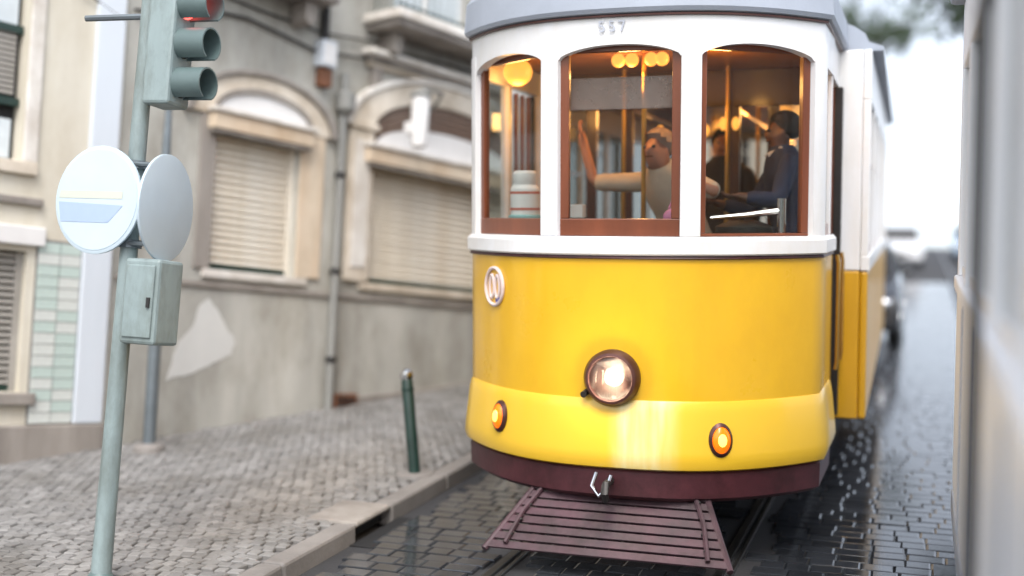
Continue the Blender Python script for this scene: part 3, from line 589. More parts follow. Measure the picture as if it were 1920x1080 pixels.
# platform sides: small window, post, door hand rails, steps
for s_ in (-1, 1):
    xa = s_*(TW+0.012)
    def bx(x0, x1, *r): return MB().box(min(x0,x1), max(x0,x1), *r)
    bx(xa, xa-s_*0.07, DY-0.07, DY, 2.19, 3.33).build('door_post', 'cream_white', tram, bevel=0.008)
    wn = bx(xa-s_*0.01, xa-s_*0.05, TD+0.07, DY-0.07, 2.19, 2.27).build('side_window', 'varnished_wood', tram)
    bx(xa-s_*0.028, xa-s_*0.034, TD+0.07, DY-0.07, 2.27, 3.33).build('pane', 'tram_glass', wn)
    for k, yy in enumerate((DY+0.02, DY+0.62)):
        MB().tube([(xa+s_*0.05,yy,1.2),(xa+s_*0.06,yy,1.26),(xa+s_*0.06,yy,1.98),(xa+s_*0.05,yy,2.04)], 0.014, 8).build('rail_or_shadow_bar', 'brass', tram, smooth=True)
    for k in range(4):
        yy = DY+0.04+k*0.16; bx(xa-s_*0.02, xa-s_*0.05, yy, yy+0.14, 0.95, 3.3 if False else 2.02).build('door_panel', 'yellow_worn', tram, bevel=0.012)
    for k in range(4):
        yy = DY+0.04+k*0.16; bx(xa-s_*0.03, xa-s_*0.04, yy+0.02, yy+0.12, 2.06, 3.28).build('door_pane', 'tram_glass', tram)
        bx(xa-s_*0.02, xa-s_*0.05, yy-0.012, yy+0.012, 2.02, 3.3).build('door_stile', 'varnished_wood', tram)
    bx(xa-s_*0.25, xa+s_*0.02, DY+0.03, PY-0.06, 0.62, 0.66).build('step', 'iron', tram, bevel=0.008)
    bx(xa, xa-s_*0.07, DY+0.01, PY+0.02, 3.325, 3.605).build('door_fascia', 'cream_white', tram)
    bx(xa-s_*0.06, xa-s_*0.10, DY, PY, 0.68, 0.95).build('door_riser', 'maroon', tram)
# saloon, wider than the platform
SWD, SY1, SZ = 1.50, 10.2, 1.91
for s_ in (-1, 1):
    x0, x1 = s_*SWD, s_*(SWD-0.06)
    bx(x0, x1, PY, SY1, 0.72, SZ-0.02).build('side_panel', 'yellow_worn', tram, bevel=0.02)
    bx(x0+s_*0.012, x1, PY-0.005, SY1, SZ-0.02, SZ+0.10).build('side_belt_rail', 'cream_white', tram, bevel=0.01)
    bx(x0, x1, PY, SY1, 3.22, 3.605).build('side_fascia', 'cream_white', tram, bevel=0.01)
    n = 7
    for i in range(n+1):
        yy = PY + (SY1-PY-0.12)*i/n; bx(x0, x1, yy, yy+0.12, SZ+0.10, 3.22).build('side_post', 'cream_white', tram, bevel=0.008)
        if i < n:
            y2 = PY + (SY1-PY-0.12)*(i+1)/n
            wn = bx(x0-s_*0.02, x1, yy+0.12, y2, SZ+0.10, SZ+0.17).build('saloon_window', 'varnished_wood', tram)
            bx(x0-s_*0.03, x0-s_*0.036, yy+0.12, y2, SZ+0.17, 3.22).build('pane', 'saloon_glass', wn)
            bx(x0-s_*0.02, x1, yy+0.12, y2, 2.72, 2.76).build('sash_bar', 'varnished_wood', wn)
    # bulkhead wing between platform and saloon
    xw0, xw1 = s_*(TW-0.12), s_*(SWD-0.062)
    bx(xw0, xw1, PY, PY+0.06, 0.72, SZ-0.02).build('wing_panel', 'yellow_worn', tram, bevel=0.012)
    bx(xw0, xw1, PY, PY+0.06, SZ-0.018, 3.605).build('wing_board', 'cream_white', tram, bevel=0.012)
    bx(s_*(TW-0.02), s_*(TW+0.05), PY-0.05, PY-0.004, 0.75, 3.32).build('door_jamb', 'iron', tram, bevel=0.012)
# underframe and wheels, rear wall
MB().box(-0.95, 0.95, 0.75, SY1-0.3, 0.42, 0.70).build('underframe', 'iron', tram)
for yy in (3.9, 7.1):
    for s_ in (-1, 1):
        wl = MB().lathe([(0.40,-0.05),(0.42,-0.04),(0.42,0.03),(0.46,0.04),(0.46,0.06),(0.2,0.06)], 28, Matrix.Translation((s_*0.70,yy,0.47)) @ Matrix.Rotation(PI/2,4,'Y')).build('wheel', 'iron', tram, smooth=30)
MB().box(-SWD+0.06, SWD-0.06, SY1-0.06, SY1, 0.72, SZ).build('rear_panel', 'yellow_worn', tram)
for x in (-1.38, -0.5, 0.5, 1.38): MB().box(x-0.06, x+0.06, SY1-0.06, SY1, SZ, 3.4).build('rear_post', 'dark_wood', tram)
MB().box(-SWD+0.06, SWD-0.06, SY1-0.06, SY1, 3.4, 3.605).build('rear_fascia', 'cream_white', tram)
# roof: eave strip, cap over the platform, long saloon roof
MB().sweep(plan(side=PY+0.1), [(0.004,3.606),(0.04,3.615),(0.055,3.64),(0.04,3.84),(0.01,3.88),(-0.1,3.88),(-0.1,3.606)]).build('roof_eave', 'roof_grey', tram, smooth=30)
MB().sweep(plan(side=PY+0.1), [(0.002,3.590),(0.022,3.592),(0.022,3.604),(0.002,3.605)]).build('eave_bead', 'bronze', tram)
a = MB(); rings = []; ol = [(p[0], p[1]) for p in plan(side=PY+0.1)]; N = len(ol)
for k, z in ((1.0,3.87),(0.95,3.93),(0.85,3.98),(0.6,4.04),(0.3,4.07),(0.02,4.08)):
    rings.append([(x*k, PY+0.1-(PY+0.1-y)*(1-(1-k)*0.55), z) for x, y in ol])
a.add([p for r in rings for p in r], [(i*N+j, i*N+j+1, (i+1)*N+j+1, (i+1)*N+j) for i in range(len(rings)-1) for j in range(N-1)]).build('roof_cap', 'roof_grey', tram, smooth=True)
sec = [(-SWD-0.08,3.607),(-SWD-0.08,3.64)] + [(-SWD*math.cos(PI*i/16)*0.98, 3.68+0.32*math.sin(PI*i/16)) for i in range(17)] + [(SWD+0.08,3.64),(SWD+0.08,3.607)]
MB().prism(sec, PY+0.11, SY1+0.1).build('saloon_roof', 'roof_grey', tram, smooth=30)
# interior
MB().box(-TW+0.12, TW-0.12, 0.5, PY+0.06, 1.0, 1.05).build('platform_floor', 'linoleum', tram)
MB().box(-SWD+0.07, SWD-0.07, PY+0.07, SY1-0.07, 1.0, 1.05).build('saloon_floor', 'linoleum', tram)
MB().box(-TW+0.1, TW-0.1, 0.55, PY+0.06, 3.50, 3.53).build('platform_ceiling', 'ceiling_wood', tram)
MB().box(-SWD+0.07, SWD-0.07, PY+0.07, SY1-0.07, 3.50, 3.53).build('saloon_ceiling', 'ceiling_wood', tram)
bk = MB().box(-TW+0.13, -0.42, PY+0.07, PY+0.12, 1.05, 2.15).box(0.42, TW-0.13, PY+0.07, PY+0.12, 1.05, 2.15).box(-TW+0.13, TW-0.13, PY+0.07, PY+0.12, 3.2, 3.5).build('bulkhead', 'dark_wood', tram, bevel=0.01)
for x in (-1.06, -0.75, -0.44, 0.44, 0.75, 1.06): MB().box(x-0.045, x+0.045, PY+0.07, PY+0.12, 2.15, 3.2).build('bulkhead_post', 'dark_wood', bk)
for x in (-0.9, 0.9): MB().box(x-0.11, x+0.11, PY+0.09, PY+0.1, 2.15, 3.2).build('pane', 'tram_glass', bk)
for s_ in (-1, 1):
    for i in range(6):
        yy = PY+0.5+i*1.15; st = bx(s_*0.45, s_*1.40, yy, yy+0.5, 1.42, 1.52).build('bench_seat', 'leather', tram, bevel=0.03)
        bx(s_*0.45, s_*1.40, yy+0.5, yy+0.57, 1.42, 2.12).build('seat_back', 'leather', st, bevel=0.03); bx(s_*0.5, s_*0.56, yy+0.1, yy+0.4, 1.05, 1.42).build('seat_leg', 'iron', st)
for x, y in ((-0.05,1.05),(0.42,2.0),(-0.42,2.0),(0.40,4.2),(-0.40,4.2),(0.4,6.5),(-0.4,6.5)):
    MB().tube([(x,y,1.05),(x,y,3.5)], 0.018, 8).build('grab_pole', 'brass', tram, smooth=True)
for s_ in (-1, 1): MB().tube([(s_*0.42,PY+0.2,3.2),(s_*0.42,SY1-0.3,3.2)], 0.018, 8).build('ceiling_rail', 'brass', tram, smooth=True)
lampm = MB().ball((0,0,-0.10), 0.11, 22, 14, (1,1,0.9)).mesh('lamp_globe', 'lamp_warm', True)
for x, y, on in ((-1.0,1.0,True),(0.55,3.2,True),(-0.5,3.2,True),(0.5,5.4,True),(-0.5,5.4,False),(0.5,7.6,True),(-0.5,7.6,False)):
    lo = inst(lampm, 'lamp_globe', tram, (x, y, 3.49)); MB().lathe([(0.07,0),(0.07,0.02)], 16, Matrix.Translation((0,0,-0.0))).build('lamp_base', 'brass', lo)
    if on: point('lamp_light', (x, y, 3.22), (1.0, 0.45, 0.12), 3.5, 0.1, tram)
MB().box(-0.395, 0.395, 0.16, 0.175, 3.02, 3.23).build('sun_visor', 'visor', tram, bevel=0.012)
for x, y in ((0.46, 2.16), (0.36, 2.16), (-0.3, 2.9), (0.1, 2.9)): MB().ball((x, y, 3.06), 0.032, 12, 8, (1,1,1.7)).build('bracket_bulb', 'lamp_warm', tram, smooth=True)
for x in (-0.22, -0.12, 0.02, 0.10): MB().ball((x, 0.95, 3.44), 0.05, 16, 10, (1,1,1.0)).build('ceiling_bulb', 'lamp_warm', tram, smooth=True)
for x in (-0.15, 0.5): point('lamp_light', (x, 1.0, 3.30), (1.0, 0.48, 0.14), 3.0, 0.08, tram)
# driver's desk
ds = MB().box(0.45, 1.0, 0.62, 0.95, 1.05, 2.20).build('controller', 'dark_wood', tram, bevel=0.04)
MB().lathe([(0.2,0),(0.2,0.05),(0.1,0.09)], 20, Matrix.Translation((0.72,0.74,2.20))).build('controller_top', 'iron', ds, smooth=30)
MB().tube([(0.52,0.55,2.31),(0.76,0.60,2.33),(0.98,0.64,2.36)], [0.012,0.02,0.024], 8).build('crank_handle', 'chrome', ds, smooth=True)
MB().tube([(0.98,0.64,2.18),(0.98,0.64,2.44)], 0.03, 10).build('crank_knob', 'chrome', ds, smooth=True)
MB().box(-1.0, -0.2, 0.50, 0.66, 2.24, 2.27).build('front_shelf', 'dark_wood', tram)
MB().box(-0.2, 0.42, 0.34, 0.6, 2.22, 2.25).build('front_shelf', 'dark_wood', tram)
# headlight
def front_M(x, z, off=0.0):
    p = fpt(x); n = Vector((p[2], p[3], 0)); t = Vector((-p[3], p[2], 0)); 
    M = Matrix((t, Vector((0,0,1)), n)).transposed().to_4x4(); M.translation = Vector((p[0], p[1], z)) + n*off; return M
M = front_M(-0.015, 1.275)
h = MB().lathe([(0.185,0.0),(0.185,0.05),(0.165,0.085),(0.148,0.09),(0.140,0.07)], 40, M).build('headlight', 'bronze', tram, smooth=35)
MB().lathe([(0.139,0.070),(0.125,0.045),(0.08,0.022),(0.01,0.012)], 36, M).build('reflector', 'reflector', h, smooth=True)
MB().ball(M @ Vector((0.015,-0.01,0.035)), 0.03, 14, 8).build('bulb', 'bulb_head', h, smooth=True)
MB().lathe([(0.139,0.074),(0.10,0.092),(0.05,0.102),(0.005,0.104)], 36, M).build('lens', 'lens_glass', h, smooth=True)
for i in range(5):
    xx = -0.09+0.045*i; hh = math.sqrt(max(0, 0.125**2-xx*xx)); MB().tube([M @ Vector((xx,-hh,0.088)), M @ Vector((xx,0,0.1)), M @ Vector((xx,hh,0.088))], 0.0035, 5).build('lens_rib', 'lens_glass', h)
MB().tube([M @ Vector((-0.17,-0.10,0.0)), M @ Vector((-0.185,-0.115,0.06))], 0.022, 10).build('hinge_bolt', 'iron', h, smooth=True)
lpnt = point('headlight_light', tuple(M @ Vector((0,0,0.16))), (1.0, 0.85, 0.65), 3.0, 0.08, tram)
# indicators
for x, z in ((-0.845, 0.935), (0.655, 0.885)):
    M = front_M(x, z, 0.03) @ Matrix.Rotation(math.radians(-6), 4, 'X')
    il = MB().lathe([(1.08,0.0),(1.05,0.018),(0.85,0.034),(0.78,0.022)], 28, M @ Matrix.Diagonal((0.075,0.105,1,1))).build('indicator_light', 'bronze', tram, smooth=30)
    MB().lathe([(0.84,0.02),(0.8,0.032),(0.5,0.05),(0.02,0.056)], 28, M @ Matrix.Diagonal((0.075,0.105,1,1))).build('amber_lens', 'amber', il, smooth=True)
    MB().lathe([(0.42,0.048),(0.36,0.056),(0.02,0.062)], 20, M @ Matrix.Diagonal((0.075,0.105,1,1))).build('lens_core', 'amber_core', il, smooth=True)
# round emblem
M = front_M(-0.945, 1.83, 0.003)
def ring(rx, ry, r, cx=0, cy=0, n=36): return [M @ Vector((cx+rx*math.cos(2*PI*i/n), cy+ry*math.sin(2*PI*i/n), 0.004)) for i in range(n+1)]
em = MB().tube(ring(0.125,0.13,0), 0.013, 6, False).build('emblem', 'emblem_white', tram, smooth=True)
for cx in (-0.035, 0.045): MB().tube(ring(0.03,0.08,0,cx,0.0), 0.011, 6, False).build('emblem_loop', 'emblem_white', em, smooth=True)
MB().add([M @ Vector(p) for p in ((0.03,-0.12,.008),(0.09,-0.10,.008),(0.08,-0.07,.008),(0.02,-0.085,.008))], [(0,1,2,3)]).build('emblem_dot', 'emblem_blue', em)
# fleet number on the fascia
fc = bpy.data.curves.new('fleet_number', 'FONT'); fc.body = '557'; fc.size = 0.10*S; fc.extrude = 0.002; fc.align_x = 'CENTER'; fc.shear = -0.15; fc.space_character = 1.35
ft = bpy.data.objects.new('fleet_text', fc); COL.objects.link(ft); bpy.context.view_layer.update()
fm = bpy.data.meshes.new_from_object(ft.evaluated_get(bpy.context.evaluated_depsgraph_get())); bpy.data.objects.remove(ft); bpy.data.curves.remove(fc)
fo = bpy.data.objects.new('fleet_number', fm); COL.objects.link(fo); fm.materials.clear(); fm.materials.append(MATS['number_grey']); fo.parent = tram
fo.matrix_local = Matrix.Translation(Vector((-0.03, -0.012, 3.50))*S) @ Matrix.Rotation(PI/2, 4, 'X')
# coupling hook and hose
hk = MB().tube([(-0.02,-0.03,0.60),(-0.02,-0.16,0.60),(-0.02,-0.2,0.55),(-0.02,-0.16,0.50)], 0.026, 8).build('coupling_hook', 'iron', tram, smooth=True)
MB().tube([(-0.10,-0.09,0.66),(-0.12,-0.13,0.58),(-0.07,-0.15,0.52),(-0.02,-0.13,0.57),(0.0,-0.10,0.65)], 0.013, 8).build('chain_loop', 'chrome', hk, smooth=True)
# lifeguard tray
lg = MB().tube([(-0.56,0.28,0.56),(-0.60,0.1,0.46),(-0.80,-0.30,0.15)], 0.022, 8).build('lifeguard', 'tray_paint', tram, smooth=True)
MB().tube([(0.56,0.28,0.56),(0.60,0.1,0.46),(0.80,-0.30,0.15)], 0.022, 8).build('side_bar', 'tray_paint', lg, smooth=True)
ns = 8
for i in range(ns):
    t0, t1 = (i+0.06)/ns, (i+0.84)/ns; A = Vector((0.575,0.16,0.50)); B = Vector((0.80,-0.30,0.15))
    p, q_ = A.lerp(B, t0), A.lerp(B, t1); e_ = 0.018
    nrm = Vector((0, -0.6, 0.79))*e_
    MB().add([(-p.x,p.y,p.z),(p.x,p.y,p.z),(q_.x,q_.y,q_.z),(-q_.x,q_.y,q_.z)] + [tuple(Vector(v)+nrm) for v in ((-p.x,p.y,p.z),(p.x,p.y,p.z),(q_.x,q_.y,q_.z),(-q_.x,q_.y,q_.z))],
             [(0,1,2,3),(7,6,5,4),(0,4,5,1),(1,5,6,2),(2,6,7,3),(3,7,4,0)]).build('slat', 'tray_paint', lg, bevel=0.004)
for x in (-0.5, 0.5): MB().tube([(x,0.13,0.52),(x*1.2,-0.08,0.37),(x*1.32,-0.29,0.20)], 0.016, 6).build('strap', 'tray_paint', lg, smooth=True)
for x in (-0.5, 0.5):
    for t in (0.1, 0.35, 0.6, 0.85):
        q_ = Vector((x*1.05,0.11,0.505)).lerp(Vector((x*1.32,-0.29,0.20)), t); MB().ball(q_, 0.018, 8, 6, (1,1,0.7)).build('bolt', 'iron', lg, smooth=True)
for x in (-0.5, 0.5): MB().tube([(x,0.3,0.62),(x,0.15,0.52)], 0.02, 6).build('hanger', 'iron', lg)

# ------------------------------------------------------------------ people in the tram
def T(x, y, z): return TM @ Vector((x, y, z))
def skinned(name, joints, edges, mt, parent, root):
    ks = list(joints); me = bpy.data.meshes.new(name); me.from_pydata([tuple(Vector(joints[k][0])*S) for k in ks], [(ks.index(a), ks.index(b)) for a, b in edges], [])
    o = bpy.data.objects.new(name, me); COL.objects.link(o); o.parent = parent; me.materials.append(MATS[mt])
    md = o.modifiers.new('skin', 'SKIN'); md.use_smooth_shade = True
    for i, k in enumerate(ks):
        r = joints[k][1]; r = r if isinstance(r, tuple) else (r, r); sv = me.skin_vertices[0].data[i]; sv.radius = (r[0]*S, r[1]*S); sv.use_root = (k == root)
    o.modifiers.new('smooth', 'SUBSURF').levels = 1; o.modifiers['smooth'].render_levels = 2; return o
def fingers(J, E, hand, d, side, tag_):
    d = Vector(d).normalized(); sd_ = Vector(side).normalized()
    for i in range(4):
        b = Vector(J[hand][0]) + sd_*(-0.045+0.030*i) + d*0.05; m_ = b + d*0.05; t = m_ + (d*0.6 - d.cross(sd_)*0.7)*0.045*(1.0 if i in (1,2) else 0.8)
        for nm, p, r in (('b',b,.012),('m',m_,.0115),('t',t,.010)): J[f'{tag_}{i}{nm}'] = (p, r)
        E += [(hand, f'{tag_}{i}b'), (f'{tag_}{i}b', f'{tag_}{i}m'), (f'{tag_}{i}m', f'{tag_}{i}t')]
    b = Vector(J[hand][0]) - sd_*0.05 + d*0.01; t = b - sd_*0.03 + d*0.045
    J[tag_+'th'] = (b, .014); J[tag_+'tt'] = (t, .011); E += [(hand, tag_+'th'), (tag_+'th', tag_+'tt')]
def person(label, loc, yaw, skin, top, bottom, hair, lean, armL, armR, sit=False, collar=None, headturn=0.0, seat_h=0.0):
    # units: standing height about 2.15; local +x is where the person faces
    p = empty('person', (0,0,0)); p.matrix_world = Matrix.Translation(TM @ (Vector(loc)*S)) @ Matrix.Rotation(yaw, 4, 'Z')
    tag(p, label, 'person', 'people inside the yellow tram')
    hip = Vector((0,0,1.05 if not sit else 0.62)); Ln = Vector((math.sin(lean),0,math.cos(lean)))
    sp = hip + Ln*0.25; ch = hip + Ln*0.50; nb = hip + Ln*0.63; nk = hip + Ln*0.72; hd_ = nk + Vector((math.sin(lean*0.6),0,math.cos(lean*0.6)))*0.115; tp_ = hd_ + Vector((0.01,0,0.11))
    J = {'hip': (hip,(.13,.10)), 'sp': (sp,(.12,.09)), 'ch': (ch,(.13,.09)), 'nb': (nb,(.08,.065)), 'nk': (nk,(.062,.062)), 'hd': (hd_,(.092,.105)), 'tp': (tp_,(.055,.06)),
         'ns': (hd_+Vector((0.125,0,-0.01)), (.018,.02)), 'cn': (hd_+Vector((0.085,0,-0.085)), (.04,.035)),
         'el': (hd_+Vector((0,0.10,0)), (.015,.02)), 'er': (hd_+Vector((0,-0.10,0)), (.015,.02))}
    E = [('hip','sp'),('sp','ch'),('ch','nb'),('nb','nk'),('nk','hd'),('hd','tp'),('hd','ns'),('hd','cn'),('hd','el'),('hd','er')]
    for s_, a, nm in ((1, armL, 'l'), (-1, armR, 'r')):
        sh = nb + Vector((0, s_*0.20, -0.03)); el, ha = Vector(a[0]), Vector(a[1])
        J[nm+'s'] = (sh,(.055,.055)); J[nm+'e'] = (sh+el,(.046,.046)); J[nm+'w'] = (sh+el+ha*0.85,(.036,.036)); J[nm+'h'] = (sh+el+ha,(.05,.026))
        E += [('ch' if False else 'nb', nm+'s'), (nm+'s', nm+'e'), (nm+'e', nm+'w'), (nm+'w', nm+'h')]
        fingers(J, E, nm+'h', ha, ha.cross(Vector((0,0,1)))+Vector((0.001,0.001,0)), nm+'f')
        kn = hip + (Vector((0.02,s_*0.11,-0.5)) if not sit else Vector((0.48,s_*0.12,-0.02))); an = kn + Vector((-0.02 if not sit else 0.02,0,-0.48 if not sit else -0.5)); an.z = 0.075
        J[nm+'g'] = (hip+Vector((0,s_*0.11,-0.08)),(.11,.11)); J[nm+'k'] = (kn,(.075,.075)); J[nm+'a'] = (an,(.05,.05)); J[nm+'o'] = (an+Vector((0.17,0,-0.035)),(.045,.035))
        E += [('hip',nm+'g'),(nm+'g',nm+'k'),(nm+'k',nm+'a'),(nm+'a',nm+'o')]
    skinned('body', J, E, skin, p, 'hip')
    def sub(keys, edges, grow, mt, nm, root):
        K = {k: (J[k][0], tuple(x+grow for x in (J[k][1] if isinstance(J[k][1], tuple) else (J[k][1],)*2))) for k in keys}
        return skinned(nm, K, edges, mt, p, root)
    F = Vector((math.cos(lean),0,-math.sin(lean))); n_ = 22; c_ = MB(); vs = []
    secs = ((-0.14,.20,.15),(0.0,.195,.145),(0.2,.178,.135),(0.42,.21,.15),(0.55,.225,.145),(0.63,.21,.13),(0.68,.165,.115),(0.72,.11,.10),(0.745,.088,.088))
    for t, a_, b_ in secs:
        o_ = hip + Ln*t
        for k in range(n_):
            an_ = 2*PI*k/n_; w_ = 1 + 0.035*math.sin(an_*5+t*9) + 0.02*math.sin(an_*3-t*17); vs.append(o_ + Vector((0,1,0))*math.cos(an_)*a_*w_ + F*math.sin(an_)*b_*w_)
    c_.add(vs, [(i*n_+k, i*n_+(k+1)%n_, (i+1)*n_+(k+1)%n_, (i+1)*n_+k) for i in range(len(secs)-1) for k in range(n_)] + [tuple(range(n_))])
    for nm in ('l','r'):
        s0, e0, w0 = (Vector(J[nm+k][0]) for k in 'sew'); in_ = s0.lerp(ch, 0.35) + Vector((0,0,0.05))
        pts = [in_, s0, s0.lerp(e0,.25), s0.lerp(e0,.5), s0.lerp(e0,.75), e0]; rr = [.06,.08,.074,.072,.066,.066]
        if top in ('jacket_navy','coat_dark'): pts += [e0.lerp(w0,.3), e0.lerp(w0,.6), w0]; rr += [.062,.056,.05]
        c_.tube(pts, rr, 16)
    cl_ = c_.build('shirt' if top == 'shirt_cream' else 'jacket', top, p, smooth=70)
    cl_.modifiers.new('smooth', 'SUBSURF').levels = 1
    le = []; lk = ['hip']
    for nm in ('l','r'): le += [('hip',nm+'g'),(nm+'g',nm+'k'),(nm+'k',nm+'a')]; lk += [nm+'g',nm+'k',nm+'a']
    sub(lk, le, 0.022, bottom, 'trousers', 'hip')
    a = MB(); a.ball(hd_+Vector((-0.03,0,0.055)), 0.132, 18, 12, (1.0,0.92,0.95)); a.v = [v if (v[2] > hd_.z-0.02+max(0,(v[0]-hd_.x))*1.3) else (hd_.x-0.03+(v[0]-hd_.x+0.03)*0.7, hd_.y+(v[1]-hd_.y)*0.7, max(v[2], hd_.z-0.03)) for v in a.v]
    a.build('hair', hair, p, smooth=True)
    for s_ in (-1,1): MB().ball(hd_+Vector((0.098,s_*0.038,0.018)), 0.014, 8, 6).build('eye', 'black_print', p)
    MB().box(hd_.x+0.085, hd_.x+0.105, -0.03, 0.03, hd_.z-0.058, hd_.z-0.048).build('mouth', 'rust', p, bevel=0.004)
    if collar:
        MB().tube([nk+Vector((0.10,-0.03,-0.05)), nk+Vector((0.03,-0.10,-0.01)), nk+Vector((-0.07,0,0.02)), nk+Vector((0.03,0.10,-0.01)), nk+Vector((0.10,0.03,-0.05))], 0.02, 8).build('collar', collar, p, smooth=True)
    return p
# passenger in cream, leaning and holding a pole
person('passenger in a cream shirt leaning forward with one arm raised to a pole', (0.24, 1.35, 1.05), math.radians(-112), 'skin', 'shirt_cream', 'trousers_grey', 'hair_grey', 0.72,
       ((0.05,0.28,-0.12),(0.10,-0.1,0.05)), ((0.14,-0.34,0.0),(0.06,-0.08,0.34)))
person('driver in a navy jacket with pale collar standing at the controls', (0.99, 1.22, 1.05), math.radians(-158), 'skin_dark', 'jacket_navy', 'trousers_grey', 'hair_dark', 0.14,
       ((0.12,0.12,-0.30),(0.26,-0.06,0.02)), ((0.14,-0.10,-0.30),(0.28,0.03,0.04)), collar='collar_white')
person('dark haired passenger in a dark coat standing behind the leaning one', (0.25, 2.75, 1.05), math.radians(-90), 'skin', 'coat_dark', 'trousers_grey', 'hair_dark', 0.05,
       ((0.02,0.08,-0.34),(0.08,0.0,-0.30)), ((0.02,-0.08,-0.34),(0.08,0.0,-0.30)))
# things on the shelf behind the glass
TR = TM.to_euler()
bt = empty('cleaning_tub', T(-0.80, 0.56, 2.271), TR); tag(bt, 'white plastic tub with red bands on the shelf behind the narrow pane', 'tub')
MB().lathe([(0.115,0.0),(0.12,0.01),(0.12,0.05),(0.105,0.06)], 24).build('base', 'teal_base', bt, smooth=30)
MB().lathe([(0.104,0.06),(0.105,0.24),(0.085,0.27)], 24).build('tub_body', 'white_paint', bt, smooth=30)
for z in (0.09, 0.205): MB().lathe([(0.1065,0),(0.1065,0.018)], 24, Matrix.Translation((0,0,z))).build('red_band', 'red_print', bt)
MB().lathe([(0.08,0.27),(0.085,0.28),(0.085,0.35),(0.07,0.37)], 24).build('lid', 'white_paint', bt, smooth=30)
bg_ = empty('handbag', T(0.30, 0.47, 2.251), TR); tag(bg_, 'small pink bag on the shelf behind the middle pane', 'bag')
MB().ball((0,0,0.065), 0.09, 16, 10, (1.0,0.5,0.7)).build('bag_body', 'pink', bg_, smooth=True); MB().tube([(-0.05,0,0.12),(-0.03,0,0.17),(0.03,0,0.17),(0.05,0,0.12)], 0.008, 6).build('strap', 'pink', bg_, smooth=True)
pc = empty('paper_box', T(-0.45, 0.58, 2.271), TR); tag(pc, 'small white carton beside the tub on the tram shelf', 'carton')
MB().box(-0.08, 0.08, -0.05, 0.05, 0, 0.13).build('carton', 'white_paint', pc, bevel=0.006); MB().box(-0.081, 0.081, -0.051, 0.051, 0.02, 0.04).build('print_band', 'green_paint', pc)

# ------------------------------------------------------------------ the white tram alongside
wt = empty('white_tram', (0,0,0), SR); tag(wt, 'white tram body standing close alongside, seen along its flank', 'tram')
WX = 2.075; WY0, WY1 = -13.0, 0.25
MB().box(WX, WX+0.08, WY0, WY1, 0.66, 1.88).build('side_panel', 'tram_white', wt, bevel=0.02)
MB().box(WX-0.008, WX+0.06, WY0, WY1, 0.52, 0.655).build('side_skirt', 'roof_grey', wt, bevel=0.012)
MB().box(WX-0.02, WX+0.10, WY0, WY1, 1.885, 1.97).build('belt_rail', 'tram_white', wt, bevel=0.012)
MB().box(WX, WX+0.08, WY0, WY1, 3.2, 3.6).build('side_fascia', 'tram_white', wt, bevel=0.015)
MB().box(WX-0.08, WX+2.9, WY0, WY1+0.1, 3.602, 3.72).build('roof', 'roof_grey', wt, bevel=0.03)
k = 0
for yy in (-12.9, -11.6, -10.3, -9.0, -6.0, -4.75, -3.5, -2.25, -1.0, 0.13):
    MB().box(WX, WX+0.08, yy, yy+0.11, 1.97, 3.2).build('side_post', 'tram_white', wt, bevel=0.01)
for a, b in ((-12.79,-11.6),(-11.49,-10.3),(-10.19,-9.0),(-5.89,-4.75),(-4.64,-3.5),(-3.39,-2.25),(-2.14,-1.0),(-0.89,0.13)):
    wn = MB().box(WX+0.02, WX+0.07, a, b, 1.97, 2.03).build('saloon_window', 'tram_white', wt)
    MB().box(WX+0.04, WX+0.046, a, b, 2.03, 3.2).build('pane', 'lens_glass', wn); MB().box(WX+0.06, WX+0.066, a+.01, b-.01, 2.03, 3.2).build('blind', 'white_paint', wn)
for yy in (-4.35, -2.1, -0.9): MB().box(WX-0.006, WX+0.0, yy, yy+0.03, 0.66, 1.88).build('panel_seam', 'roof_grey', wt)
MB().tube([(WX-0.05,-3.95,1.1),(WX-0.06,-3.95,1.16),(WX-0.06,-3.95,2.9),(WX-0.05,-3.95,2.96)], 0.018, 8).build('rail_or_shadow_bar', 'rubber', wt, smooth=True)  # dark bar added to stand in for a post's shadow on the flank
MB().box(WX+0.1, WX+2.8, WY0, WY1, 0.7, 0.9).build('floor_frame', 'iron', wt)
MB().box(WX, WX+2.8, WY1, WY1+0.08, 0.66, 3.6).build('end_wall', 'tram_white', wt, bevel=0.03)
MB().box(WX+2.72, WX+2.8, WY0, WY1, 0.66, 3.6).build('far_side', 'tram_white', wt)
for yy in (-9.5, -3.0):
    for xx in (2.85, 4.25): MB().lathe([(0.46,-0.05),(0.46,0.05),(0.1,0.06)], 24, Matrix.Translation((xx,yy,0.485)) @ Matrix.Rotation(PI/2,4,'Y')).build('wheel', 'iron', wt, smooth=30)

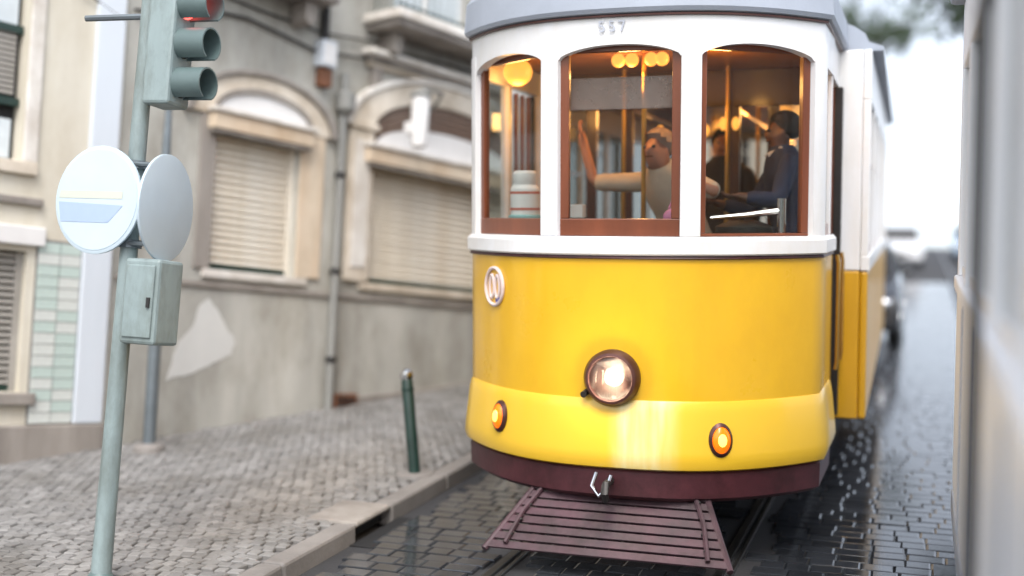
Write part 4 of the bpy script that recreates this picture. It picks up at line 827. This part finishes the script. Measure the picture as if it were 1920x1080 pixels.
# ------------------------------------------------------------------ cars up the hill
def car(x, y, paint, label, face=-1, wdt=2.1):
    p = empty('car', street(x, y, 0.02), (AL if face < 0 else -AL, 0, 0 if face < 0 else PI)); tag(p, label, 'car', 'cars further up the hill')
    L, hw = 5.0, wdt/2
    side = [(0.0,0.45),(0.05,0.85),(0.35,1.0),(1.25,1.12),(4.3,1.15),(4.92,1.05),(5.0,0.5),(4.9,0.32),(0.1,0.30)]
    b = MB(); n = len(side); secs = [(-1,0.0),(-0.93,0.0),(0.93,0.0),(1,0.0)]; vs = []
    for k, _ in secs:
        for yy, z in side:
            e_ = 1.0 if abs(k) < 0.95 else 0.0; vs.append((k*hw, 0.06+(yy-0.06) if e_ else 2.5+(yy-2.5)*0.97, z if e_ else (z-0.7)*0.88+0.68))
    b.add(vs, [(i*n+j, i*n+(j+1)%n, (i+1)*n+(j+1)%n, (i+1)*n+j) for i in range(3) for j in range(n)] + [tuple(range(n)), tuple(range(3*n, 4*n))])
    b.build('body', paint, p, smooth=30, bevel=0.03)
    cab = [(1.2,1.11),(2.05,1.66),(2.6,1.76),(3.7,1.72),(4.5,1.14)]; c_ = MB(); m_ = len(cab); vs = []
    for k in (-1, 1):
        for yy, z in cab: vs.append((k*hw*(0.94-(z-1.11)*0.28), yy, z))
    c_.add(vs, [(j, j+1, m_+j+1, m_+j) for j in range(m_-1)] + [tuple(range(m_)), tuple(range(m_, 2*m_)), (0, m_, 2*m_-1, m_-1)]).build('cabin', paint, p, smooth=30, bevel=0.03)
    def pane(pts, nm): MB().add(pts, [(0,1,2,3)]).build(nm, 'dark_void', p)
    pane([(-hw*0.86,1.30,1.19),(hw*0.86,1.30,1.19),(hw*0.78,2.0,1.645),(-hw*0.78,2.0,1.645)], 'windscreen')
    pane([(-hw*0.86,4.44,1.20),(hw*0.86,4.44,1.20),(hw*0.78,3.76,1.70),(-hw*0.78,3.76,1.70)], 'rear_window')
    for s_ in (-1, 1):
        for a_, d_ in ((1.55,2.75),(2.83,4.1)):
            pane([(s_*hw*0.943,a_,1.18),(s_*hw*0.943,d_,1.18),(s_*hw*0.835,min(d_,3.75),1.62),(s_*hw*0.835,max(a_,2.05),1.62)], 'side_window')
        for yy in (0.95, 4.05):
            wh = MB().lathe([(0.36,-0.11),(0.40,-0.08),(0.40,0.08),(0.36,0.11)], 24, Matrix.Translation((s_*(hw-0.1),yy,0.395)) @ Matrix.Rotation(PI/2,4,'Y')).build('wheel', 'rubber', p, smooth=30)
            MB().lathe([(0.24,-0.115),(0.25,0.0),(0.24,0.115)], 20, Matrix.Translation((s_*(hw-0.1),yy,0.395)) @ Matrix.Rotation(PI/2,4,'Y')).build('rim', 'chrome', wh, smooth=30)
        MB().ball((s_*hw*0.72,0.05,0.78), 0.14, 12, 8, (1.2,0.5,0.7)).build('headlight', 'chrome', p, smooth=True)
        MB().box(s_*hw*0.8-0.12, s_*hw*0.8+0.12, 4.9, 4.98, 0.75, 0.95).build('tail_light', 'tail_red', p)
        MB().ball((s_*(hw+0.08),1.62,1.22), 0.1, 10, 8, (1,0.6,0.8)).build('wing_mirror', paint, p, smooth=True)
    MB().box(-0.5, 0.5, -0.01, 0.03, 0.5, 0.68).build('grille', 'rubber', p)
    return p
car(0.45, 13.5, 'car_dark', 'dark car following close behind the yellow tram')
car(0.75, 44, 'car_white', 'white car far up the hill on the tram track')
car(4.2, 52, 'car_blue', 'pale blue car at the top of the hill beyond the white tram')

# ------------------------------------------------------------------ trees hanging over the street
def tree(base, trunk_h, crown_c, rad, nleaf, label, lsz=0.34):
    t = empty('street_tree', base); tag(t, label, 'tree', 'trees up the hill')
    c0 = Vector(crown_c); b = MB(); b.tube([(0,0,-0.3),(0.05,0,trunk_h*0.5),(c0.x*0.2,c0.y*0.2,trunk_h)], [0.3,0.24,0.18], 10)
    tips = []
    for i in range(16):
        a_ = random.uniform(0, 2*PI); e_ = random.uniform(-0.4, 1.0); r_ = random.uniform(0.45, 0.9)
        q_ = c0 + Vector((math.cos(a_)*math.cos(e_)*rad[0], math.sin(a_)*math.cos(e_)*rad[1], math.sin(e_)*rad[2]))*r_
        st = Vector((c0.x*0.2,c0.y*0.2,trunk_h)); md_ = st.lerp(q_, 0.5)+Vector((0,0,0.3)); b.tube([st, md_, q_], [0.11,0.06,0.02], 6); tips.append((md_, q_))
    b.build('trunk', 'bark', t, smooth=40)
    l = MB(); cl = []
    for md_, q_ in tips:
        for k in range(4): cl.append((md_.lerp(q_, random.uniform(0.4,1.15)) + Vector((random.gauss(0,.4),random.gauss(0,.4),random.gauss(0,.35))), random.uniform(0.35,0.85)))
    for i in range(nleaf):
        p_, r_ = random.choice(cl); d_ = Vector((random.gauss(0,1),random.gauss(0,1),random.gauss(0,.8)))*r_*0.6; p_ = p_ + d_
        u_ = Vector((random.gauss(0,1),random.gauss(0,1),random.gauss(0,.5))).normalized(); v_ = u_.orthogonal().normalized(); s_ = lsz*random.uniform(.5,1)
        l.add([p_-u_*s_*.5, p_+v_*s_*.22, p_+u_*s_*.5, p_-v_*s_*.22], [(0,1,2,3)])
    me = bpy.data.meshes.new('crown'); me.from_pydata([(v[0]*S,v[1]*S,v[2]*S) for v in l.v], [], l.f); me.materials.append(MATS['leaf'])
    o = bpy.data.objects.new('crown', me); COL.objects.link(o); o.parent = t
    return t
tree(street(4.9, 24, 0), 6.0, (-1.9, 0.5, 8.3), (2.3, 2.3, 1.3), 4200, 'tall leafy tree overhanging the tram wires beside the white tram')
tree(street(-1.2, 50, 0), 8.5, (0.4, 0, 11.2), (2.6, 3, 1.6), 3000, 'dark leafy tree far up the hill above the roof of the yellow tram')
